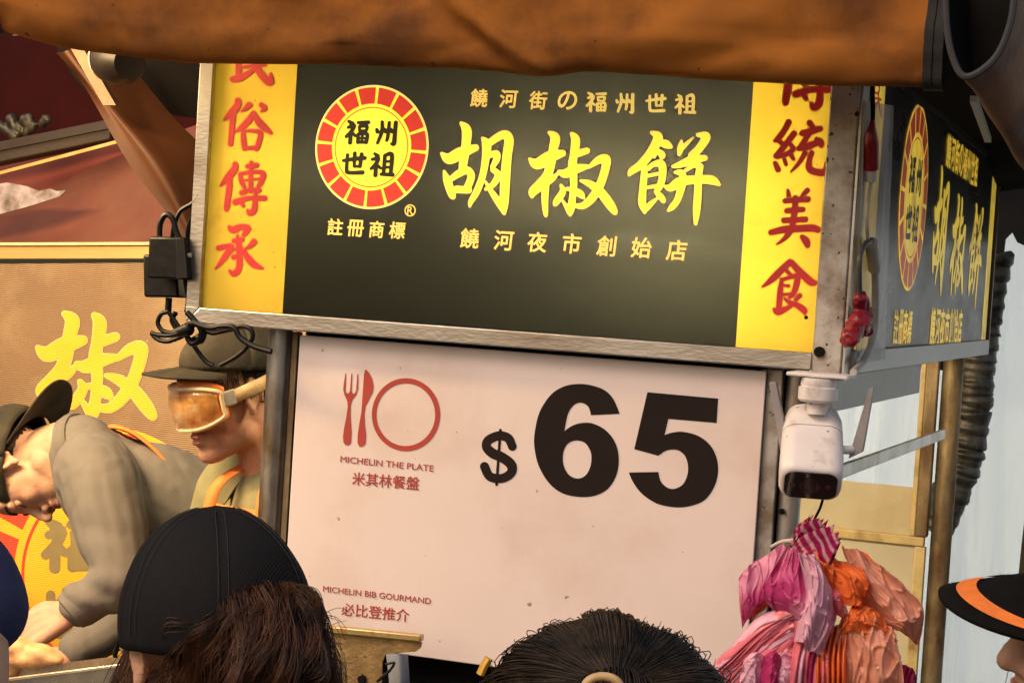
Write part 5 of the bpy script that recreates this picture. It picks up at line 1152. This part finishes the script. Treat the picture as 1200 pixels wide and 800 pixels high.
# ---- customers seen from behind
def customer(label, dep, px, py, face, up=ZV, top=pbr('dark top', (.03, .03, .035), .85), skin_=skin2, head=True, sh_w=.17):
    HO = UD(px, py, dep); M = frame(HO, face, up)
    m = MB(); head_lumps(m, M)
    nb = M @ Vector((0, .04, -.18)); bx = Vector((nb.x, nb.y, 0)); ff = Vector((face.x, face.y, 0)).normalized(); sd_ = ff.cross(ZV)
    m.chain([tuple(nb), (bx.x, bx.y, nb.z - .16), (bx.x, bx.y, 1.0), (bx.x, bx.y, .92)], [.055, .10, .11, .12])
    for s in (-1, 1):
        a = nb + sd_ * s * sh_w - ZV * .075; m.chain([tuple(a), tuple(a - ZV * .29 + sd_ * s * .03), tuple(a - ZV * .53 + sd_ * s * .03 + ff * .06)], [.048, .038, .028])
        w_ = a - ZV * .53 + sd_ * s * .03 + ff * .06; hand(m, w_, -ZV + ff * .1, ff, sd_ * s, .9, .25, 1)
    legs(m, Vector((bx.x, bx.y, .90)))
    p = remesh(m, 'person', skin_, voxel=.0055, iters=4); tag(p, label, 'person'); lips(M, p); eyes(M, p)
    parts = [([nb - ZV * .08, nb - ZV * .25, Vector((bx.x, bx.y, .95))], [.12, .13, .135])]
    for s in (-1, 1):
        a = nb + sd_ * s * sh_w - ZV * .07; parts.append(([nb + sd_ * s * .05 - ZV * .025, a, a - ZV * .28 + sd_ * s * .03], [.065, .075, .062]))
    shirt('top', top, p, parts, .009, .004)
    tro = [([Vector((bx.x, bx.y, .97)) + sd_ * .09 * s, Vector((bx.x, bx.y, .5)) + sd_ * .09 * s, Vector((bx.x, bx.y, .07)) + sd_ * .09 * s], [.11, .08, .062]) for s in (-1, 1)]
    shirt('trousers', trouser, p, tro, .012)
    return p, M
away = Vector((CF.x, CF.y, 0)).normalized()
def yawed(v, d): return Matrix.Rotation(R(d), 3, 'Z') @ v
# woman in the black ribbed cap
rib = pbr('black ribbed cap cloth', (.0105, .0100, .0105), .8, 0, .3, 24, spec=.15, wave=(150, 'X', .28), stretch=(1, .2, .4))
DC = 2.05
p3, M3 = customer('customer in black ribbed cap with curly brown hair seen from behind at left', DC, 245, 768, (yawed(away, 26) - ZV * .10))
hairv = CR
G = []; m = MB(); sz = 1.12; nu_, nv_ = 64, 20
for j in range(nv_ + 1):
    ph = R(3 + 104 * j / nv_); row = []
    for i in range(nu_ + 1):
        a = 2 * math.pi * i / nu_; r = math.sin(ph); x, y, z = .087 * r * math.cos(a), .102 * r * math.sin(a), .100 * math.cos(ph)
        seam = -.0036 * math.exp(-((((a * 6 / (2 * math.pi) + .25) % 1) - .5) / .03) ** 2) * min(1, r * 2)
        p = Vector((x, y + .012, z + .040)); nn = Vector((x, y, z)).normalized(); row.append(M3 @ ((p + nn * (seam + .0035 * nz(x * 14, y * 14, z * 14))) * sz))
    G.append(row)
m.grid(G); m.ell(M3 @ Vector((0, .012 * sz, .141 * sz)), (.009, .009, .004), M3.to_3x3())
cp = m.build('cap', rib, p3, angle=0); sd = cp.modifiers.new('cloth', 'SOLIDIFY'); sd.thickness = .004
sm_ = MB()
for k in range(6):
    a = 2 * math.pi * (k + .25) / 6
    for off in (-.05, .05):
        L = []
        for j in range(2, 20):
            ph = R(3 + 100 * j / 20); r = math.sin(ph); aa = a + off / max(.35, r); x, y, z = .087 * r * math.cos(aa), .102 * r * math.sin(aa), .100 * math.cos(ph)
            p = Vector((x, y + .012, z + .040)); L.append(M3 @ ((p + Vector((x, y, z)).normalized() * (.0044 + .0035 * nz(x * 14, y * 14, z * 14))) * sz))
        sm_.tube(L, .0005, 5)
sm_.build('stitching', pbr('cap stitching', (.020, .019, .020), .8), cp)
G = []
for j in range(9):
    row = []
    for i in range(29):
        a = (i / 28 - .5) * 2 * R(62); L = .075 * max(0, math.cos(a * 1.4)) ** .6; t = j / 8
        row.append(M3 @ (Vector((.087 * math.sin(a), .012 - .102 * math.cos(a) - L * t, .022 - .02 * t - 1.2 * (.087 * math.sin(a)) ** 2)) * sz))
    G.append(row)
b = MB(); b.grid(G); bo = b.build('brim', rib, cp, angle=0); sd = bo.modifiers.new('t', 'SOLIDIFY'); sd.thickness = .004
# curly hair: from the gap at the back of the cap, spreading down to the right
D = lambda x, y, d: UD(x, y, d)
ctrl = [(318, 684), (330, 700), (318, 740), (300, 800), (300, 880)]
m = MB()
m.chain([tuple(D(312, 712, DC - .06)), tuple(D(300, 770, DC - .075)), tuple(D(300, 850, DC - .06)), tuple(D(300, 930, DC - .03))], [.030, .062, .085, .085])
hu = remesh(m, 'hair', hair_b, p3, .006, 4, disp=lambda p: .006 * nz(p.x * 30, p.y * 30, p.z * 16))
S = []; rnd = random.Random(3)
for c in range(150):
    q = rnd.uniform(-1, 1); sx = 318 + rnd.uniform(-44, 38); sy = 686 + .0052 * (sx - 318) ** 2 + 10 * rnd.random()
    q = max(-1, min(1, .55 * q + (sx - 316) / 70)); ex = 300 + 108 * q + rnd.uniform(-12, 12); ey = 800 + 90 * rnd.random() + 30 * (1 - abs(q))
    bulge = .030 + .085 * rnd.random() * math.sqrt(max(0.05, 1 - q * q)); ph = rnd.uniform(0, 6.28); fq = rnd.uniform(9, 17); am0 = rnd.uniform(.004, .011); dd0 = .03 * rnd.random()
    mx, my = sx * .42 + ex * .58 + (8 if q > 0 else -22) * abs(q), sy * .5 + ey * .5 + (16 if q > 0 else -16) * abs(q)
    for k_ in range(46):
        jx, jy, jd = rnd.gauss(0, 3.2), rnd.gauss(0, 3.2), rnd.gauss(0, .004); fl = rnd.gauss(0, 7)
        P0, P1, P2, P3 = D(sx + jx, sy + jy, DC - .058 - dd0), D(sx * .75 + ex * .25 + 10 * q + jx, sy + 14 + jy, DC - .075 - bulge * .6 + jd), D(mx + jx * 1.3, my + jy, DC - .07 - bulge + jd), D(ex + jx * 1.6 + fl, ey + fl, DC - .05 - bulge * .9 + jd)
        pts = smooth_line([tuple(P0), tuple(P1), tuple(P2), tuple(P3)], 9); am = am0 * rnd.uniform(.75, 1.2); p2_ = ph + rnd.gauss(0, .35); o = []
        for k, p in enumerate(pts):
            t = k / (len(pts) - 1); w_ = min(1, t * 2.2) * am
            o.append(Vector(p) + CR * (w_ * math.sin(fq * t + p2_)) + CU * (w_ * .5 * math.cos(fq * t * 1.1 + p2_)) + CF * (w_ * .8 * math.cos(fq * t + p2_)))
        S.append(o)
for i in range(90):                                    # loose flyaways
    x, y = 300 + rnd.uniform(10, 90), 700 + rnd.uniform(0, 80); L = [D(x * .6 + 120, y + 30, DC - .1), D(x + 4, y + 8, DC - .1), D(x + rnd.uniform(4, 26), y + rnd.uniform(0, 46), DC - .09)]
    S.append([Vector(p) for p in smooth_line([tuple(p) for p in L], 6)])
strands('hair_strands', hair_b, p3, S, 3, .0005)
# hair at her left temple, glasses
S = []
for i in range(260):
    x = 140 + 44 * rnd.random(); y0_ = 752 + 10 * (x - 140) / 44
    a = D(x + 12, y0_ - 6, DC - .03); b_ = D(x - 6 - 26 * rnd.random() ** 3, 800 + 40 * rnd.random(), DC - .035); c_ = a.lerp(b_, .5) + CR * rnd.uniform(-.006, .004); S.append([Vector(p) for p in smooth_line([tuple(a), tuple(c_), tuple(b_)], 4)])
strands('side_hair', hair_b, p3, S, 3, .0007)
gl = pbr('dark glasses frame', (.05, .02, .015), .25)
gm = MB(); Lg = [M3 @ Vector((-.082, .01, .012)), M3 @ Vector((-.084, -.05, .012)), M3 @ Vector((-.080, -.105, .010))]; gm.tube(smooth_line([tuple(p) for p in Lg], 5), .0022, 8)
Lr = [M3 @ Vector((-.042 + .030 * math.cos(a), -.112 + .012 * math.cos(a) ** 2, .008 + .022 * math.sin(a))) for a in np.linspace(0, 6.283, 24)]; gm.tube(Lr, .002, 6)
Lr = [M3 @ Vector((.030 + .030 * math.cos(a), -.112 + .012 * math.cos(a) ** 2, .008 + .022 * math.sin(a))) for a in np.linspace(0, 6.283, 24)]; gm.tube(Lr, .002, 6)
gm.tube([M3 @ Vector((-.012, -.118, .010)), M3 @ Vector((0, -.121, .012)), M3 @ Vector((.0, -.118, .010))], .002, 6); gm.build('glasses', gl, p3)

# woman with the tied dark hair, lowest in the middle
D4 = 1.50
p4, M4 = customer('customer with tied back dark hair seen from behind under the price board', D4, 704, 932, (away - ZV * .30), top=pbr('charcoal top', (.05, .05, .06), .85))
m = MB(); h = Loc(m, M4); h.e((0, .018, .040), (.0960, .109, .0910)); hd_ = m.build('hair', hair_k, p4)
S = []; tie = M4 @ Vector((.0, .112, .062)); rnd = random.Random(5); Mi = M4.inverted()
c4 = Vector((0, .018, .040)); rad4 = Vector((.097, .112, .094))
tl = Vector((0, .108, .068))
for i in range(6000):
    a = rnd.uniform(-1.95, 1.95); reach = rnd.uniform(.25, 1.0)
    # path over the scalp: from a point on the dome to the tie
    d0 = Vector((math.sin(a) * .95, -.25 - .55 * rnd.random() + (.35 * abs(math.sin(a))), math.cos(a) * .95)); d1 = (tl - c4); d1 = Vector((d1.x / rad4.x, d1.y / rad4.y, d1.z / rad4.z)).normalized(); d0.normalize()
    o = []; lift = rnd.gauss(.0015, .0022); n_ = 11; wob = rnd.gauss(0, .006); st = 1 - reach
    for k in range(n_):
        s = st * .6 + (1 - st * .6) * k / (n_ - 1); d = (d0 * (1 - s) + d1 * s).normalized(); bump_ = .009 * max(0, nz(a * 3.4, 1.5, 0)) * math.sin(math.pi * min(1, s * 1.25)) + .0035 * nz(a * 5, s * 2, 4)
        q = Vector((d.x * rad4.x, d.y * rad4.y, d.z * rad4.z)); o.append(M4 @ (c4 + q * (1 + (lift * min(1, k / 4) + bump_) * 10) + Vector((wob * math.sin(3 * s), 0, 0))))
    S.append(o)
for i in range(36):                                    # short broken hairs standing up along the crown
    x = rnd.uniform(575, 845); yy = 724 + 74 * ((x - 706) / 146) ** 2; a = D(x, yy + 10, D4 - .0); b_ = D(x + rnd.uniform(-14, 14), yy - rnd.uniform(0, 9), D4 - .0); S.append([a, a.lerp(b_, .5) + CR * rnd.uniform(-.003, .003), b_])
strands('hair_strands', hair_k2, p4, S, 3, .00055)
S = []
for i in range(500):
    ph = rnd.uniform(0, 6.28); rr_ = .024 * math.sqrt(rnd.random()); a = tl + Vector((rr_ * math.cos(ph), 0, rr_ * math.sin(ph))); S.append([M4 @ Vector(p) for p in smooth_line([tuple(a), tuple(a + Vector((rr_ * .6 * math.cos(ph), .035, -.01))), tuple(a + Vector((rr_ * math.cos(ph), .05, -.07))), tuple(a + Vector((rr_ * .8 * math.cos(ph), .045, -.22 - .05 * rnd.random())))], 5)])
strands('ponytail', hair_k, p4, S, 3, .0009)
tp = [UD(706 + 21 * math.cos(a), 806 - 14 * math.sin(a), D4 - .135) for a in np.linspace(0, math.pi * 2, 40)]
MB().tube(tp, .0032, 10, False).build('hair_tie', pbr('tan hair elastic', (.55, .36, .17), .5, 0, .2, 80), p4)
MB().tube(smooth_line([tuple(UD(563, 790, D4 - .02)), tuple(UD(568, 779, D4 - .02)), tuple(UD(573, 771, D4 - .02))], 5), .0035, 8).build('hair_clip', pbr('gold clip', (.8, .45, .08), .35, .5), p4)

# person in the black cap with orange band, right edge
D5 = 1.85
lft = Vector((-CR.x, -CR.y, 0)).normalized()
p5, M5 = customer('customer in black cap with orange brim band facing left at the right edge', D5, 1322, 748, (lft * .96 - away * .16 + ZV * .03), up=ZV - away * .22, top=pbr('black jacket', (.02, .02, .022), .7))
blk = pbr('black cap felt', (.005, .0045, .0045), .9, 0, .4, 40, .3, 320, spec=.12)
cpo, G = cap(M5, blk, p5, size=1.10, brim_len=.083, brim_drop=.016, wrinkle=.0015, curve=.9)
bandm = pbr('orange brim band', (.80, .20, .03), .65, 0, .1, 60, .2, 300)
m = MB(); rows = []
def bri(t, i): 
    j = t * 8; j0 = min(7, int(j)); return G[j0][i].lerp(G[j0 + 1][i], j - j0)
nrmU = (M5.to_3x3() @ Vector((0, 0, 1))).normalized()
for t in (.60, .68, .76, .82): rows.append([bri(t, i) + nrmU * .0062 for i in range(1, 28)])
m.grid(rows); m.build('brim_band', bandm, cpo, angle=0)
rows = [[bri(t, i) - nrmU * .0052 for i in range(1, 28)] for t in (.60, .68, .76, .82)]
S = []
for i in range(900):
    s = random.choice((-1, 1)); y = random.uniform(-.07, .11); p = Vector((s * .086 * math.sqrt(max(.03, 1 - ((y - .012) / .114) ** 2)), y, .045)); q = p + Vector((s * random.uniform(.0, .012), random.uniform(-.012, .010), -random.uniform(.10, .26)))
    S.append([M5 @ Vector(v) for v in smooth_line([tuple(p), tuple(p.lerp(q, .35) + Vector((s * .006, random.uniform(-.004, .004), 0))), tuple(q)], 5)])
strands('hair_strands', pbr('chestnut hair', (.085, .035, .016), .4, 0, .5, 30), p5, S, 3, .0009)
m = MB(); h = Loc(m, M5); h.e((0, .030, .030), (.080, .090, .085)); m.build('hair', hair_k, p5)

# person with the navy sleeve at the left edge, near the camera
D6 = 1.45
navy = pbr('navy cotton', (.022, .026, .085), .85, 0, .12, 20, .2, 300)
m = MB()
HO6 = UD(-215, 560, D6); M6 = frame(HO6, (away + lft * -.2), ZV); head_lumps(m, M6)
sh6 = UD(-64, 728, D6); el6 = UD(-42, 834, D6 - .03); wr6 = UD(-20, 960, D6 + .12)
nb6 = M6 @ Vector((0, .04, -.18)); m.chain([tuple(nb6), (nb6.x, nb6.y, nb6.z - .2), (nb6.x, nb6.y, .95)], [.055, .11, .12])
m.chain([tuple(nb6 + (sh6 - nb6) * .4), tuple(sh6), tuple(el6), tuple(wr6)], [.06, .040, .034, .026])
s6 = nb6 * 2 - sh6; s6.z = sh6.z; m.chain([tuple(nb6 + (s6 - nb6) * .4), tuple(s6), tuple(s6 - ZV * .28), tuple(s6 - ZV * .5 + away * .08)], [.06, .044, .036, .026])
hand(m, wr6, away * .5 - ZV, CR, CR * -1, .9, .3); hand(m, s6 - ZV * .5 + away * .08, -ZV, away, CR * -1, .9, .3)
legs(m, Vector((nb6.x, nb6.y, .92)))
p6 = remesh(m, 'person', skin2, voxel=.0055, iters=4); tag(p6, 'customer at the left edge with only a navy short sleeve and bare arm showing', 'person')
lips(M6, p6); eyes(M6, p6)
m = MB(); h = Loc(m, M6); h.e((0, .03, .045), (.082, .09, .085)); m.build('hair', hair_k, p6)
shirt('top', navy, p6, [([nb6 - ZV * .09, nb6 - ZV * .25, Vector((nb6.x, nb6.y, .95))], [.12, .13, .135]), ([nb6 + (sh6 - nb6) * .25 - ZV * .02, UD(-84, 680, D6), UD(-34, 712, D6)], [.07, .048, .043]), ([nb6 + (s6 - nb6) * .25 - ZV * .02, s6 + ZV * .03, s6 - ZV * .1], [.07, .065, .06])], .007, .003)
shirt('trousers', trouser, p6, [([Vector((nb6.x + .09 * s, nb6.y, .97)), Vector((nb6.x + .09 * s, nb6.y, .5)), Vector((nb6.x + .09 * s, nb6.y, .07))], [.11, .08, .062]) for s in (-1, 1)], .012)

# third worker, mostly out of frame at far left
m = MB(); YQ = .9
HO7 = UY(-75, 628, YQ); M7 = frame(HO7, (away * -.3 - lft * .9 - ZV * .3), ZV); head_lumps(m, M7)
nb7 = M7 @ Vector((0, .04, -.18)); nb7 = Vector((UY(-60, 700, YQ).x, YQ, nb7.z))
m.chain([tuple(M7 @ Vector((0, .03, -.1))), tuple(nb7), (nb7.x, nb7.y, nb7.z - .15), (nb7.x, nb7.y, .92)], [.055, .06, .10, .12])
sA = UY(2, 690, YQ - .1); m.chain([tuple(nb7), tuple(UY(-20, 700, YQ - .08)), tuple(UY(-8, 790, YQ - .1))], [.06, .045, .035])
sB = nb7 + CF * .16 - ZV * .07; m.chain([tuple(nb7), tuple(sB), tuple(sB - ZV * .3)], [.06, .045, .036])
legs(m, Vector((nb7.x, nb7.y, .9)))
p7 = remesh(m, 'person', skin, voxel=.006, iters=4); tag(p7, 'worker mostly outside the left edge in a khaki shirt before the red emblem', 'person'); lips(M7, p7); eyes(M7, p7)
m = MB(); h = Loc(m, M7); h.e((0, .03, .045), (.082, .09, .085)); m.build('hair', hair_k, p7)
shirt('shirt', khaki, p7, [([nb7 - ZV * .10, nb7 - ZV * .25, Vector((nb7.x, nb7.y, .95))], [.11, .12, .13]), ([nb7 - ZV * .04, UY(-14, 680, YQ - .08), UY(-2, 716, YQ - .09), UY(-10, 760, YQ - .1)], [.06, .052, .044, .04])], .007, .006)
shirt('trousers', trouser, p7, [([Vector((nb7.x + .09 * s, nb7.y, .97)), Vector((nb7.x + .09 * s, nb7.y, .5)), Vector((nb7.x + .09 * s, nb7.y, .07))], [.11, .08, .062]) for s in (-1, 1)], .012)
# dark bag on a hook at the far right edge
m = MB(); m.plate([UY(1196, 640, 1.6), UY(1191, 690, 1.6), UY(1188, 760, 1.6), UY(1260, 760, 1.6), UY(1260, 560, 1.6), UY(1204, 570, 1.6)], (0, .12, 0)); 
tag(m.build('bag', pbr('black olive bag cloth', (.03, .032, .02), .8, 0, .4, 14), bevel=.02), 'dark olive bag hanging at the right edge above the orange banded cap', 'bag')
